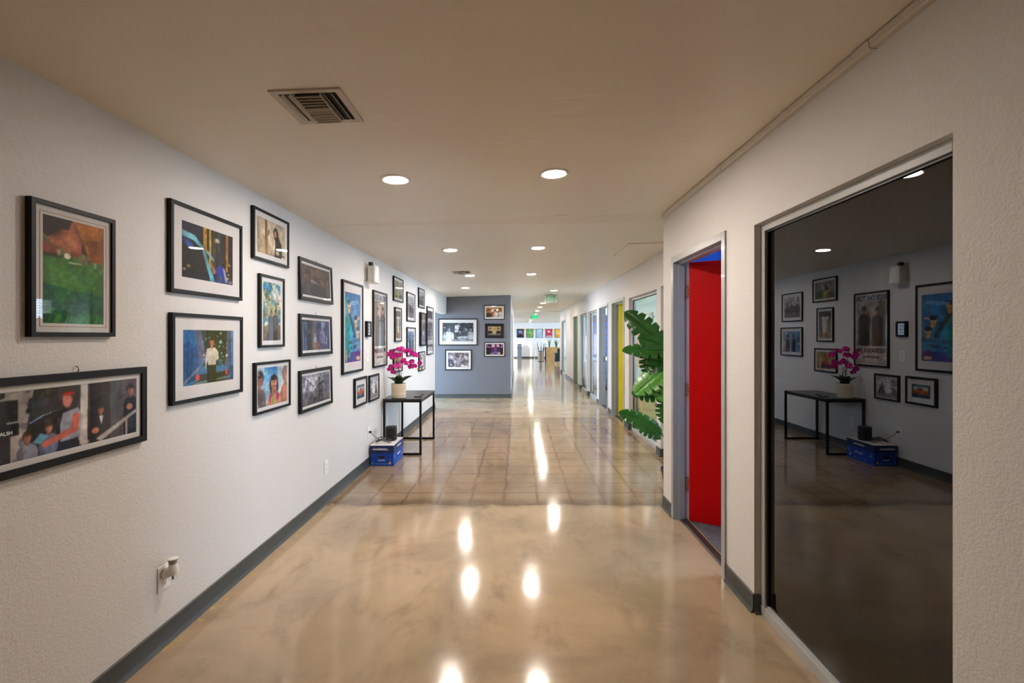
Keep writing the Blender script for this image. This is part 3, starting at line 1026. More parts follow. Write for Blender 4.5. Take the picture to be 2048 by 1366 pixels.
def paint(kind, w, h):
    c = Cv(w, h, seed=sum(map(ord, kind)))
    p = c.person
    if kind == 'golf':
        c.vgrad((120, 112, 84), (120, 130, 84), 0, 0.4)
        c.poly([(0, .34), (1, .43), (1, 1.1), (0, 1.1)], (70, 128, 44))
        c.poly([(0, .62), (.5, .68), (1, .70), (1, 1.1), (0, 1.1)], (26, 92, 66))
        c.blobs(7, (44, 120, 50), .52, .6); c.grain(40, .12); c.blobs(26, (60, 150, 40), .62, .5)
        c.poly([(.1, .88), (1, .9), (1, 1.1), (0, 1.1)], (30, 110, 52), .6)
        for k in range(26): x = c.r.rand(); c.line((x, 1), (x + .06, .9 + .05 * c.r.rand()), .008, (78, 168, 54), .7)
        c.ell(.06, .30, .2, .055, (150, 76, 50), 1, 12, .3); c.ell(.12, .36, .2, .02, (40, 28, 20), .7, 0, .5)
        c.poly([(0, 0), (.48, 0), (.56, .1), (.64, .2), (.6, .31), (.5, .355), (.34, .30), (.18, .26), (.06, .2), (0, .18)], (190, 106, 70))
        c.ell(.2, .12, .16, .06, (150, 80, 52), .8, 30, .5); c.ell(.44, .22, .12, .07, (214, 140, 100), .8, 30, .6); c.ell(.52, .32, .08, .03, (140, 70, 48), .8, 0, .5)
        c.poly([(0, 0), (.46, 0), (.4, .1), (.22, .1), (.14, .17), (.08, .2), (0, .17)], (42, 26, 20)); c.ell(.12, .08, .16, .09, (38, 24, 20), 1, 20, .3)
        c.poly([(.62, .2), (.68, .22), (.72, .32), (.6, .3)], (84, 40, 26))
        c.poly([(.46, 0), (1, 0), (1, .36), (.82, .385), (.72, .35), (.66, .2), (.54, .09)], (198, 120, 42))
        c.poly([(.68, .17), (1, .12), (1, .36), (.78, .38)], (150, 78, 32), .75); c.line((.46, .0), (.72, .3), .012, (150, 84, 34), .8)
        for k in range(8): c.rect(.22 + .1 * k, .30 + .012 * k, .27 + .1 * k, .355 + .012 * k, ((220, 210, 180), (150, 60, 60), (60, 60, 60))[k % 3], .0 if .5 < .22 + .1 * k < .62 else .55)
        c.ell(.38, .35, .055, .028, (240, 232, 206)); c.ell(.5, .41, .12, .007, (236, 226, 190))
    elif kind == 'car':
        c.vgrad((40, 40, 52), (22, 22, 22))
        for x, wd, col in ((.42, .07, (206, 148, 20)), (.52, .04, (232, 184, 40)), (.60, .05, (90, 76, 30)), (.70, .05, (70, 84, 70)), (.87, .05, (196, 120, 20))):
            c.rect(x - wd / 2, 0, x + wd / 2, .75, col, .85)
        c.grain(20, .3); c.ell(.66, .18, .05, .04, (240, 226, 180), .9, soft=.5)
        c.poly([(0, 0), (.34, .04), (.38, .2), (.3, .14), (0, .1)], (34, 38, 66))
        c.poly([(0, .16), (.22, .2), (.4, .38), (.37, .43), (.2, .3), (0, .27)], (110, 186, 200))
        c.poly([(0, .27), (.2, .3), (.36, .42), (.52, 1), (0, 1)], (24, 26, 26)); c.ell(.12, .38, .1, .06, (52, 92, 190), .9, 25, .5)
        c.poly([(.36, .42), (.41, .42), (.62, 1), (.53, 1)], (96, 176, 194)); c.poly([(.46, .4), (.6, .56), (.58, .6), (.45, .46)], (130, 190, 200))
        c.poly([(.5, .55), (.66, .8), (.58, .86)], (150, 106, 76)); c.ell(.74, .78, .1, .12, (36, 58, 170), 1, 20, .3); c.ell(.8, .98, .2, .12, (50, 78, 150), .8, 0, .4)
        c.ell(.7, .5, .1, .12, (40, 40, 56), 1, 20, .3)
        c.poly([(.78, .7), (.82, .7), (.88, .96), (.84, .96)], (150, 170, 190))
        for k in range(36): c.ell(c.r.rand(), .55 + .45 * c.r.rand(), .007, .006, (220, 200, 150), .8)
        for x, y in ((.12, .78), (.05, .85), (.9, .8), (.88, .88), (.95, .95), (.92, .6)): c.ell(x, y, .03, .022, (240, 196, 120), .8, 0, .6)
    elif kind == 'night':
        c.vgrad((12, 74, 132), (10, 92, 150)); c.blobs(9, (20, 130, 190), .55, .6, asp=.3)
        c.poly([(.26, 0), (.86, 0), (.8, 1), (.3, 1)], (44, 50, 26)); c.poly([(.2, 0), (.32, 0), (.42, .5), (.42, 1), (.3, 1), (.27, .4)], (84, 90, 124))
        c.poly([(.86, 0), (.96, 0), (.9, 1), (.78, 1), (.84, .4)], (88, 92, 116))
        c.rect(.95, 0, 1, .7, (70, 150, 220)); c.grain(30, .15)
        for k in range(34): c.rect((a := .34 + .5 * c.r.rand()), (b := .1 + .5 * c.r.rand()), a + .03, b + .018, (130, 220, 210), .8)
        for x, y, s, q in ((.72, .06, .02, (150, 240, 230)), (.72, .22, .022, (230, 255, 255)), (.38, .47, .018, (255, 190, 130)), (.85, .5, .02, (255, 255, 255))): c.ell(x, y, s, s, q, 1, 0, .6)
        c.poly([(.24, .72), (.34, .58), (.68, .58), (.8, .7), (.88, .72), (.88, .92), (.2, .95)], (58, 116, 160)); c.poly([(.33, .68), (.38, .6), (.66, .6), (.74, .68)], (50, 62, 40))
        c.poly([(.22, .82), (.88, .8), (.88, .95), (.2, 1)], (44, 52, 40)); c.rect(.23, .82, .3, .92, (230, 70, 56)); c.rect(.82, .78, .87, .88, (230, 70, 56))
        c.line((.2, .98), (.9, .92), .012, (160, 200, 200), .7); c.line((0, .97), (.28, .7), .016, (250, 170, 150), .5); c.line((.0, 1), (.25, .92), .01, (120, 190, 230), .6)
        c.poly([(.44, .62), (.62, .62), (.63, 1), (.45, 1)], (42, 44, 18))
        c.poly([(.45, .34), (.6, .33), (.67, .42), (.68, .56), (.62, .58), (.62, .66), (.46, .66), (.45, .56), (.42, .72), (.4, .72), (.42, .42)], (206, 196, 176))
        c.line((.53, .36), (.53, .64), .004, (150, 140, 124)); c.ell(.535, .21, .042, .075, SK2); c.ell(.535, .16, .044, .04, (60, 46, 34)); c.poly([(.5, .28), (.57, .28), (.54, .38)], SK2)
    elif kind == 'porch':
        c.fill((54, 38, 40)); c.vgrad((60, 44, 46), (36, 28, 30)); c.grain(8, .2)
        c.poly([(.03, 0), (.2, 0), (.12, 1), (.05, 1)], (196, 186, 182)); c.poly([(0, .1), (.12, 0), (.15, 0), (0, .16)], (210, 202, 198))
        c.rect(0, .12, .105, .42, (34, 28, 34)); c.blobs(24, (90, 84, 96), .62, .6); c.poly([(.0, .45), (.11, .45), (.11, .62), (0, .62)], (20, 20, 24)); c.rect(0, .62, .06, 1, (50, 42, 44))
        c.poly([(.17, .12), (.23, .12), (.24, .26), (.26, .3), (.15, .3), (.16, .26)], (48, 46, 52)); c.ell(.205, .31, .055, .045, (30, 34, 38))
        c.poly([(.52, 0), (.575, 0), (.57, .95), (.51, .98)], (206, 196, 190)); c.rect(.58, 0, .75, .9, (46, 36, 40)); c.poly([(.60, .3), (.72, .2), (.74, .8), (.61, .78)], (24, 24, 34))
        c.rect(.76, 0, .86, 1, (96, 92, 96)); c.rect(.86, 0, 1, 1, (122, 104, 108))
        for k in range(9): c.line((.85, .2 + k * .09), (1, .16 + k * .09), .003, (84, 72, 78))
        p(.16, .68, .085, (66, 42, 30), (196, 130, 112), (150, 150, 166), .9); p(.295, .6, .08, (76, 48, 38), (206, 140, 122), (120, 130, 160), .9)
        c.poly([(.19, .78), (.24, .66), (.29, .72), (.24, .82)], (110, 180, 210)); c.blobs(30, (60, 150, 70), .8, .2)
        c.poly([(.39, .42), (.5, .36), (.53, .5), (.51, .9), (.37, .9), (.37, .6)], (158, 158, 172)); c.poly([(.37, .86), (.5, .84), (.5, 1), (.34, 1)], (28, 32, 44))
        c.line((.485, .5), (.475, .7), .026, (206, 104, 84)); c.line((.475, .7), (.27, .84), .02, (206, 110, 92))
        c.ell(.425, .2, .036, .15, (150, 92, 84)); c.ell(.43, .1, .042, .1, (70, 46, 36)); c.ell(.42, .22, .032, .11, (206, 124, 110)); c.rect(.39, .1, .475, .155, (196, 30, 30))
        p(.68, .46, .085, (32, 26, 32), (196, 118, 92), (46, 40, 46), 1.15); c.poly([(.665, .57), (.7, .57), (.685, .72)], (220, 220, 226)); c.ell(.635, .8, .03, .05, (200, 124, 100))
        p(.945, .2, .105, (58, 38, 32), (206, 140, 120), (34, 36, 58), .75, 1.0); c.ell(.935, .5, .03, .06, (206, 140, 116))
        c.poly([(.52, .96), (.58, .92), (.58, .98), (.53, 1)], (210, 200, 194)); c.poly([(.64, .94), (1, .56), (1, .62), (.68, 1)], (200, 190, 186)); c.rect(.895, .66, .915, 1, (196, 186, 182))
    elif kind == 'guitar':
        c.vgrad((214, 196, 162), (206, 186, 150)); c.rect(.0, 0, .1, 1, (190, 168, 136)); c.grain(12, .06)
        c.poly([(.27, 0), (.36, 0), (.38, 1), (.28, 1)], (176, 128, 74)); c.poly([(.3, 0), (.33, 0), (.31, .6), (.29, .6)], (96, 54, 34)); c.ell(.46, .3, .08, .4, (226, 210, 178)); c.ell(.4, .35, .03, .12, (110, 92, 66), .7, 20)
        c.poly([(.62, .36), (.74, .34), (.86, .56), (.9, .9), (.86, 1), (.6, 1), (.64, .7)], (50, 42, 46)); c.ell(.66, .33, .09, .19, (44, 34, 32), 1, -12); c.ell(.64, .33, .045, .1, (190, 140, 108)); c.ell(.72, .86, .08, .06, (190, 180, 150)); c.line((.78, .86), (1, .92), .014, (70, 56, 50))
    elif kind == 'clouds':
        c.vgrad((40, 140, 190), (70, 160, 190)); c.blobs(5, (226, 220, 190), .50, .95, soft=.1); c.blobs(7, (216, 200, 140), .58, .7); c.ell(.5, .52, .36, .16, (214, 196, 120), .85, 0, .4); c.ell(.75, .2, .2, .1, (236, 234, 220), .9, 0, .4)
        c.poly([(0, .76), (1, .72), (1, 1), (0, 1)], (128, 112, 76)); c.blobs(12, (80, 76, 44), .6, .7)
        p(.46, .52, .045, (58, 46, 40), (150, 110, 88), (70, 66, 62), 1.1, .95); p(.72, .5, .045, (84, 66, 56), (160, 120, 96), (96, 92, 88), .9, .92); c.poly([(.2, .85), (.8, .8), (.85, 1), (.18, 1)], (62, 52, 38)); c.blobs(20, (160, 100, 50), .7, .5)
    elif kind == 'diner':
        c.vgrad((70, 56, 54), (40, 40, 44)); c.blobs(6, (120, 86, 74), .56, .7); c.rect(.3, .1, .55, .3, (120, 96, 74), .7); p(.18, .35, .16, (34, 28, 30), (120, 90, 80), (62, 66, 76)); p(.66, .42, .13, (52, 34, 30), (160, 100, 80), (100, 58, 54)); p(.88, .38, .17, (30, 26, 30), (130, 96, 86), (66, 76, 88))
        c.rect(.25, .62, .85, 1, (36, 36, 40)); c.blobs(24, (176, 140, 90), .74, .6); c.poly([(.28, .45), (.6, .55), (.6, .58), (.28, .5)], (170, 160, 166)); c.grain(30, .2)
    elif kind == 'room':
        c.vgrad((80, 84, 104), (60, 60, 76)); c.rect(0, 0, .38, 1, (48, 56, 70)); c.rect(.1, 0, .14, 1, (110, 116, 140), .7); c.rect(.68, .05, .82, .8, (150, 156, 186), .8); c.grain(10, .25, .5); p(.26, .32, .11, (34, 28, 34), (150, 100, 84), (30, 34, 44), .9); p(.44, .44, .09, (60, 40, 34), (180, 120, 96), (150, 146, 150), .9); p(.82, .36, .1, (50, 40, 44), (170, 130, 120), (150, 156, 180), .9); p(.64, .4, .08, (120, 100, 96), (190, 150, 140), (110, 110, 130), .8)
        c.rect(.35, .75, .7, 1, (120, 86, 70)); c.blobs(18, (60, 48, 50), .6, .6)
    elif kind == 'helmet':
        c.vgrad((150, 148, 160), (104, 100, 110)); c.rect(.0, .1, .5, .55, (196, 196, 206)); c.poly([(.42, .5), (.72, .46), (.76, 1), (.45, 1)], (64, 62, 68)); p(.6, .24, .1, (52, 50, 56), (120, 116, 124), (84, 82, 90), 1.2, .6); c.line((.6, .38), (.8, .28), .02, (40, 40, 44)); c.line((.1, .1), (.4, .42), .01, (80, 80, 88)); c.poly([(.2, .8), (.35, .6), (.5, .9), (.45, 1), (.15, 1)], (70, 68, 74)); c.rect(.76, .1, 1, .7, (112, 110, 122)); c.blobs(14, (84, 82, 92), .58, .6); c.grain(30, .15)
    elif kind == 'beach':
        c.vgrad((46, 132, 200), (150, 196, 220), 0, .5); c.blobs(4, (226, 230, 228), .52, .8); c.grain(20, .06)
        p(.08, .3, .2, (58, 44, 40), (170, 116, 96), (110, 100, 96), .7); p(.94, .25, .22, (150, 104, 76), (216, 140, 100), (206, 120, 70), .7); c.ell(.53, .5, .15, .3, (50, 38, 36)); c.poly([(.47, .5), (.6, .5), (.64, .76), (.42, .76)], (196, 128, 100)); c.ell(.53, .42, .1, .16, (206, 140, 110)); c.ell(.53, .30, .11, .07, (50, 38, 36)); c.rect(.45, .40, .61, .43, (120, 76, 60), .5); c.ell(.53, .52, .04, .02, (120, 50, 50)); c.poly([(.36, .72), (.7, .7), (.82, 1), (.28, 1)], (214, 142, 110)); c.poly([(.38, .74), (.46, .7), (.48, .9), (.36, .92)], (190, 60, 110)); c.poly([(.6, .7), (.7, .72), (.7, .9), (.6, .88)], (190, 60, 110)); c.ell(.5, .88, .08, .14, (190, 170, 90)); c.blobs(26, (240, 236, 220), .78, .7)
    elif kind == 'orbit':
        c.vgrad((54, 128, 190), (58, 140, 190)); c.poly([(.0, .1), (.12, .05), (.42, .55), (.3, 1), (.05, 1)], (40, 164, 178)); c.blobs(5, (80, 160, 210), .56, .5); c.poly([(.2, .3), (.32, .28), (.68, .62), (.6, .66)], (56, 84, 92))
        for x, y in ((.26, .17), (.68, .38), (.82, .54)): c.ell(x, y, .1, .055, (236, 206, 160)); c.ell(x, y - .025, .1, .035, (46, 36, 36)); c.ell(x, y + .07, .08, .03, (216, 150, 60)); c.ell(x + .02, y + .1, .05, .03, (230, 170, 80))
        c.poly([(.76, .36), (.9, .33), (.94, .36), (.84, .39)], (230, 180, 190)); c.rect(.34, .85, 1, 1, (60, 66, 140), .9); c.rect(.0, .93, 1, 1, (72, 76, 160)); c.ell(.1, .9, .05, .09, (226, 186, 110)); c.ell(.82, .88, .05, .06, (130, 40, 60)); c.ell(.84, .95, .12, .03, (226, 180, 130)); c.blobs(30, (60, 60, 130), .72, .4)
    elif kind == 'west':
        c.fill((222, 212, 198)); c.rect(.03, .10, .97, .74, (160, 152, 146)); c.blobs(6, (206, 196, 186), .5, .6)
        c.poly([(.06, .12), (.22, .1), (.3, .3), (.28, .74), (.08, .74)], (120, 108, 98)); c.poly([(.26, .2), (.44, .14), (.5, .3), (.46, .74), (.24, .74)], (196, 184, 172)); p(.72, .22, .05, (40, 32, 30), (176, 130, 104), (66, 52, 48), 1.1, .74); p(.3, .24, .05, (70, 50, 40), (190, 140, 110), (96, 80, 70), 1.0, .74); c.rect(.62, .5, .78, .74, (44, 38, 38)); c.ell(.6, .28, .04, .03, (140, 60, 40)); c.rect(0, .75, 1, 1, (216, 204, 192)); c.grain(40, .05)
    elif kind == 'tiny':
        c.fill((200, 204, 214))
        for k, col in enumerate(((64, 84, 140), (150, 176, 206), (200, 180, 160), (90, 120, 170), (230, 232, 236), (54, 74, 130))): c.rect(0, k / 6, 1, (k + 1) / 6, col)
    elif kind == 'shore':
        c.vgrad((150, 150, 136), (140, 142, 130), 0, .6); c.rect(0, .5, 1, .62, (104, 120, 122)); c.rect(0, .62, 1, 1, (90, 116, 84)); c.grain(10, .1); p(.42, .42, .13, (62, 44, 36), (120, 84, 64), (196, 166, 84), 1.1); c.ell(.2, .75, .12, .12, (70, 110, 80), .7)
    elif kind == 'city':
        c.vgrad((196, 194, 200), (160, 160, 166)); c.poly([(0, .55), (.15, .35), (.3, .45), (.5, .38), (.7, .55), (1, .5), (1, .8), (0, .8)], (84, 84, 90)); c.poly([(.05, .5), (.1, .22), (.14, .5)], (96, 96, 102)); c.rect(.78, .3, .84, .6, (130, 130, 138)); c.rect(0, .76, 1, 1, (120, 118, 124)); c.blobs(20, (70, 70, 76), .6, .6); c.grain(40, .15)
    elif kind == 'crowd':
        c.vgrad((180, 180, 182), (90, 90, 92))
        for k in range(6): p(.1 + .16 * k, .45 + .06 * (k % 2), .1, (40, 40, 42), (190, 190, 192), ((60, 60, 62), (130, 130, 132))[k % 2], .8)
        c.rect(.3, .05, .36, .5, (230, 230, 232)); c.grain(30, .25)
    elif kind == 'white':
        c.vgrad((120, 118, 112), (176, 170, 160)); c.rect(0, 0, 1, .2, (90, 84, 74)); c.blobs(10, (70, 66, 60), .6, .6); c.ell(.5, .25, .32, .06, (230, 226, 216)); p(.5, .2, .06, (58, 44, 36), (196, 150, 124), (226, 220, 206), 1.3, .8); c.poly([(.3, .78), (.45, .78), (.36, 1), (.26, 1)], (190, 124, 74)); c.poly([(.55, .78), (.7, .78), (.8, 1), (.68, 1)], (190, 124, 74))
    elif kind == 'twomen':
        c.vgrad((110, 150, 190), (140, 170, 196)); c.rect(.0, .2, .2, 1, (90, 130, 180)); c.rect(.75, 0, 1, 1, (180, 190, 200)); c.grain(6, .12, .4); p(.36, .24, .1, (40, 32, 32), (180, 130, 106), (52, 60, 76), .8); p(.72, .27, .1, (50, 40, 36), (186, 136, 112), (92, 80, 80), .8); c.rect(0, .55, .16, .62, (214, 190, 120))
    elif kind == 'canvas':
        c.vgrad((150, 120, 60), (60, 90, 150)); c.rect(0, 0, .3, 1, (46, 40, 34)); c.rect(.3, 0, .5, .55, (164, 150, 90)); c.rect(.5, 0, .75, .6, (206, 160, 110)); c.rect(.72, .1, 1, .7, (80, 110, 170)); p(.5, .45, .08, (50, 34, 28), (214, 150, 120), (236, 226, 214), .8, .72); c.rect(.2, .7, .7, 1, (60, 90, 160)); c.ell(.55, .82, .15, .12, (200, 110, 70)); c.blobs(12, (230, 220, 190), .68, .5); c.blobs(16, (30, 50, 30), .66, .6)
    elif kind == 'tall':
        c.vgrad((86, 80, 84), (170, 164, 172)); c.rect(0, .0, 1, .2, (64, 58, 60)); c.ell(.5, .22, .5, .03, (216, 206, 200)); p(.4, .34, .05, (40, 36, 38), (190, 180, 184), (96, 90, 98), 1.2, .75); p(.75, .4, .05, (50, 46, 48), (200, 190, 192), (180, 174, 184), 1, .75); c.rect(0, .72, 1, .78, (226, 224, 230)); c.rect(0, .84, 1, .92, (110, 106, 112)); c.ell(.5, .95, .5, .05, (230, 226, 226)); c.blobs(14, (60, 56, 62), .62, .55); c.grain(30, .2)
    elif kind == 'warm':
        c.vgrad((196, 156, 104), (160, 116, 72)); c.rect(.0, 0, .2, 1, (216, 186, 140)); c.rect(.7, 0, .85, 1, (206, 170, 116)); p(.52, .4, .2, (66, 44, 32), (190, 128, 88), (60, 58, 62), 1.0); c.grain(10, .12)
    elif kind == 'hallway':
        c.vgrad((176, 174, 186), (196, 194, 206)); c.poly([(.0, 0), (.3, .1), (.3, .9), (0, 1)], (110, 108, 118)); c.poly([(1, 0), (.8, .1), (.8, .9), (1, 1)], (130, 120, 120)); c.rect(.4, .1, .7, .86, (226, 222, 230)); c.poly([(.2, 1), (.4, .86), (.7, .86), (.9, 1)], (92, 84, 84)); c.grain(8, .1)
    elif kind == 'redcar':
        c.vgrad((60, 100, 128), (40, 84, 116)); c.rect(.12, .18, .9, .72, (206, 200, 190)); c.poly([(.3, .42), (.5, .22), (.64, .24), (.7, .44)], (96, 96, 84)); c.poly([(.12, .5), (.3, .42), (.86, .42), (.94, .52), (.92, .72), (.1, .74)], (206, 92, 40)); c.line((.15, .6), (.9, .58), .01, (90, 40, 28)); c.ell(.22, .72, .07, .05, (40, 34, 32)); c.ell(.8, .7, .07, .05, (40, 34, 32)); c.grain(24, .1)
    elif kind == 'fin':
        c.vgrad((210, 210, 214), (224, 224, 226)); c.poly([(.0, .95), (.05, .6), (.22, .5), (.3, .9)], (120, 120, 124)); c.poly([(.55, .95), (.6, .55), (.72, .25), (.82, .5), (.95, .95)], (130, 130, 136)); c.poly([(.72, .4), (.8, .52), (.98, .9), (.82, .7)], (50, 50, 54)); c.poly([(.0, .98), (.3, .72), (.62, .8), (1, .9), (1, 1), (0, 1)], (150, 150, 154))
        for k in range(60): x = .08 + .28 * c.r.rand(); y = .12 + .6 * c.r.rand(); c.ell(x, y, .02, .014, (56, 56, 58), .8)
        c.line((.22, .1), (.22, .85), .008, (60, 60, 62)); c.grain(30, .1)
    elif kind == 'bw_trio':
        c.vgrad((60, 64, 70), (90, 94, 100)); c.blobs(9, (150, 156, 164), .6, .7); c.rect(.40, .14, .54, .5, (206, 210, 216)); p(.2, .34, .13, (70, 72, 76), (176, 182, 190), (222, 228, 236), 1.15); p(.56, .46, .1, (40, 42, 46), (200, 206, 212), (84, 90, 98), .8); p(.9, .34, .12, (24, 24, 28), (180, 186, 194), (206, 212, 220), .7); c.poly([(.46, .74), (.9, .7), (.92, .82), (.5, .86)], (206, 212, 218)); c.rect(.3, .88, 1, 1, (150, 156, 162)); c.ell(.66, .92, .1, .04, (230, 234, 240)); c.blobs(30, (30, 32, 36), .66, .5); c.ell(.08, .27, .025, .03, (255, 255, 255))
    elif kind == 'bw_pair':
        c.vgrad((130, 118, 122), (190, 180, 186)); c.blobs(10, (70, 60, 66), .55, .8); p(.15, .32, .12, (210, 204, 206), (190, 180, 182), (72, 70, 80), .75, .95); p(.5, .34, .1, (56, 46, 50), (176, 160, 164), (150, 134, 142), 1.0); p(.84, .36, .12, (206, 190, 186), (186, 170, 170), (110, 92, 94), .8); c.poly([(.64, .82), (.96, .9), (.9, 1), (.6, .95)], (226, 214, 214)); c.blobs(16, (226, 216, 220), .66, .6)
    elif kind == 'orange':
        c.vgrad((206, 130, 60), (176, 120, 80)); c.poly([(.3, .2), (.75, .12), (.7, .4), (.35, .45)], (230, 220, 206)); p(.17, .34, .17, (60, 40, 30), (196, 140, 104), (62, 62, 52), .9); p(.84, .3, .17, (76, 50, 34), (206, 150, 116), (190, 190, 180), 1.0); p(.55, .34, .13, (90, 60, 44), (196, 140, 110), (196, 196, 190), .9); c.poly([(.3, .98), (.42, .5), (.5, .55), (.42, 1)], (206, 110, 40)); c.blobs(20, (80, 70, 56), .66, .5)
    elif kind == 'gold':
        c.vgrad((206, 176, 116), (150, 120, 76)); p(.18, .3, .16, (26, 24, 24), (190, 150, 116), (30, 34, 46), .9); p(.5, .36, .14, (150, 120, 80), (206, 170, 130), (206, 176, 110), .9); p(.82, .3, .16, (26, 24, 24), (190, 150, 116), (30, 34, 50), .9); c.rect(0, .85, 1, 1, (120, 116, 110)); c.blobs(24, (230, 206, 140), .7, .5)
    elif kind == 'purple':
        c.vgrad((46, 26, 50), (20, 16, 22)); c.line((.08, 0), (.08, .3), .02, (190, 130, 220)); c.line((.08, .3), (.4, .32), .018, (190, 130, 220)); c.line((.92, 0), (.92, .3), .02, (190, 130, 220)); c.line((.66, .3), (.92, .3), .018, (190, 130, 220)); c.ell(.42, .2, .1, .18, (206, 150, 160)); c.ell(.68, .18, .1, .16, (206, 150, 160)); c.poly([(.3, .3), (.8, .3), (.9, 1), (.25, 1)], (72, 34, 96)); c.ell(.54, .5, .09, .15, (150, 90, 70)); c.ell(.55, .85, .14, .16, (70, 100, 190)); c.ell(.34, .9, .1, .1, (206, 130, 50)); c.ell(.76, .86, .08, .12, (206, 130, 50)); c.grain(16, .25)
    elif kind == 'dome':
        c.vgrad((52, 60, 84), (40, 38, 52)); c.ell(.5, .32, .34, .2, (130, 150, 176)); c.poly([(.0, .75), (.1, .5), (.5, .5), (.5, .75)], (70, 96, 140)); c.poly([(.5, .75), (.5, .5), (.9, .5), (1, .75)], (206, 80, 76)); c.ell(.5, .8, .4, .22, (44, 42, 58))
    elif kind == 'bottle':
        c.fill((104, 178, 90)); c.ell(.5, .58, .12, .16, (240, 240, 236)); c.ell(.5, .42, .07, .1, (220, 236, 240)); c.rect(.38, .52, .62, .6, (214, 60, 52)); c.ell(.5, .68, .11, .07, (170, 60, 40)); c.rect(.3, .06, .7, .09, (200, 230, 190))
    elif kind == 'pale':
        c.fill((164, 200, 228)); c.rect(.2, .22, .8, .66, (190, 212, 232)); c.blobs(14, (206, 200, 214), .55, .7)
    elif kind == 'crimson':
        c.fill((228, 222, 232)); c.rect(.04, .04, .96, .76, (214, 36, 70)); c.rect(.22, .2, .72, .38, (240, 240, 246)); c.blobs(6, (200, 20, 50), .55, .5)
    elif kind == 'amber':
        c.fill((246, 172, 50)); c.rect(0, .47, 1, .54, (250, 240, 220))
        for k in range(10): c.rect(k / 10, .485, k / 10 + .05, .525, (60, 60, 70))
        c.blobs(8, (255, 196, 90), .55, .6)
    return c.out()


# ---------------------------------------------------------------- framed pictures
def picture(kind, w, h, loc, rotz, label, cat='picture', fw=0.017, mg=0.05, th=0.022, lean=0.0, matc='mat_white', res=260, hook=False, name='framed_picture', group=None, mgx=None, liner=False):
    """loc = centre of the back of the frame on the wall; local -y points into the room"""
    e = empty(name, loc, label, cat, group)
    e.rotation_euler = (lean, 0, rotz)
    mgx = mgx or mg
    m = MB()
    hw, hh = w / 2, h / 2
    o_ = [(-hw, -hh), (hw, -hh), (hw, hh), (-hw, hh)]
    i_ = [(-hw + fw, -hh + fw), (hw - fw, -hh + fw), (hw - fw, hh - fw), (-hw + fw, hh - fw)]
    rows = [(o_, 0.0), (o_, -th + 0.0015), ([(a * (1 - 0.003 / w), b * (1 - 0.003 / h)) for a, b in o_], -th), ([(a, b) for a, b in i_], -th), (i_, -th + 0.009)]
    vs_ = [(a, y, b) for r, y in rows for a, b in r]
    fs_ = []
    for r in range(len(rows) - 1):
        for k in range(4):
            j = (k + 1) % 4
            fs_.append((r * 4 + k, r * 4 + j, (r + 1) * 4 + j, (r + 1) * 4 + k))
    m.add(vs_, fs_)
    m.build('frame', M['black_frame'], e)
    y_mat = -th + 0.009
    MB().box(-hw + 0.004, hw - 0.004, y_mat + 0.004, -0.001, -hh + 0.004, hh - 0.004).build('backing_board', M['backing'], e)
    pw, ph = w - 2 * mgx, h - 2 * mg
    if min(mg, mgx) > fw + 0.006:
        m = MB()
        a0, b0, a1, b1 = hw - fw + 0.001, hh - fw + 0.001, pw / 2, ph / 2
        ring = [(-a0, -b0), (a0, -b0), (a0, b0), (-a0, b0)], [(-a1 - 0.0012, -b1 - 0.0012), (a1 + 0.0012, -b1 - 0.0012), (a1 + 0.0012, b1 + 0.0012), (-a1 - 0.0012, b1 + 0.0012)], [(-a1, -b1), (a1, -b1), (a1, b1), (-a1, b1)]
        vs_ = [(a, y_mat, b) for a, b in ring[0]] + [(a, y_mat, b) for a, b in ring[1]] + [(a, y_mat + 0.0014, b) for a, b in ring[2]]
        fs_ = [(r * 4 + k, r * 4 + (k + 1) % 4, (r + 1) * 4 + (k + 1) % 4, (r + 1) * 4 + k) for r in (0, 1) for k in range(4)]
        m.add(vs_, fs_).build('mat_board', M[matc], e)
        if liner:
            MB().box(-a1 - 0.012, a1 + 0.012, y_mat - 0.0006, y_mat - 0.0001, -b1 - 0.013, -b1 - 0.011).box(-a1 - 0.012, a1 + 0.012, y_mat - 0.0006, y_mat - 0.0001, b1 + 0.011, b1 + 0.013).box(-a1 - 0.013, -a1 - 0.011, y_mat - 0.0006, y_mat - 0.0001, -b1 - 0.013, b1 + 0.013).box(a1 + 0.011, a1 + 0.013, y_mat - 0.0006, y_mat - 0.0001, -b1 - 0.013, b1 + 0.013).build('mat_line', M['bud'], e)
    rx = max(14, int(res * pw)); ry = max(14, int(res * ph))
    pr = link_mesh('printed_sheet', print_mesh('printed_sheet', pw, ph, paint(kind, rx, ry)), e, (0, y_mat + 0.0015, 0))
    gy = y_mat - 0.0025
    MB().box(-hw + fw - 0.002, hw - fw + 0.002, gy - 0.002, gy, -hh + fw - 0.002, hh - fw + 0.002).build('glass_pane', M['picture_glass'], e)
    if hook:
        MB().tube([(0, -0.002, hh + 0.022), (0, -0.010, hh + 0.02), (0.002, -0.013, hh + 0.008), (0, -0.008, hh - 0.002)], 0.0022, 6).build('hanging_hook', M['nickel'], e, smooth=True)
    return e, pr, pw, ph


LW = R(90)      # left wall: local -y -> +x
def on_left(kind, y0, y1, z0, z1, label, **kw):
    return picture(kind, y1 - y0, z1 - z0, (XL + 0.001, (y0 + y1) / 2, (z0 + z1) / 2), LW, label, group='framed pictures on the white wall', **kw)


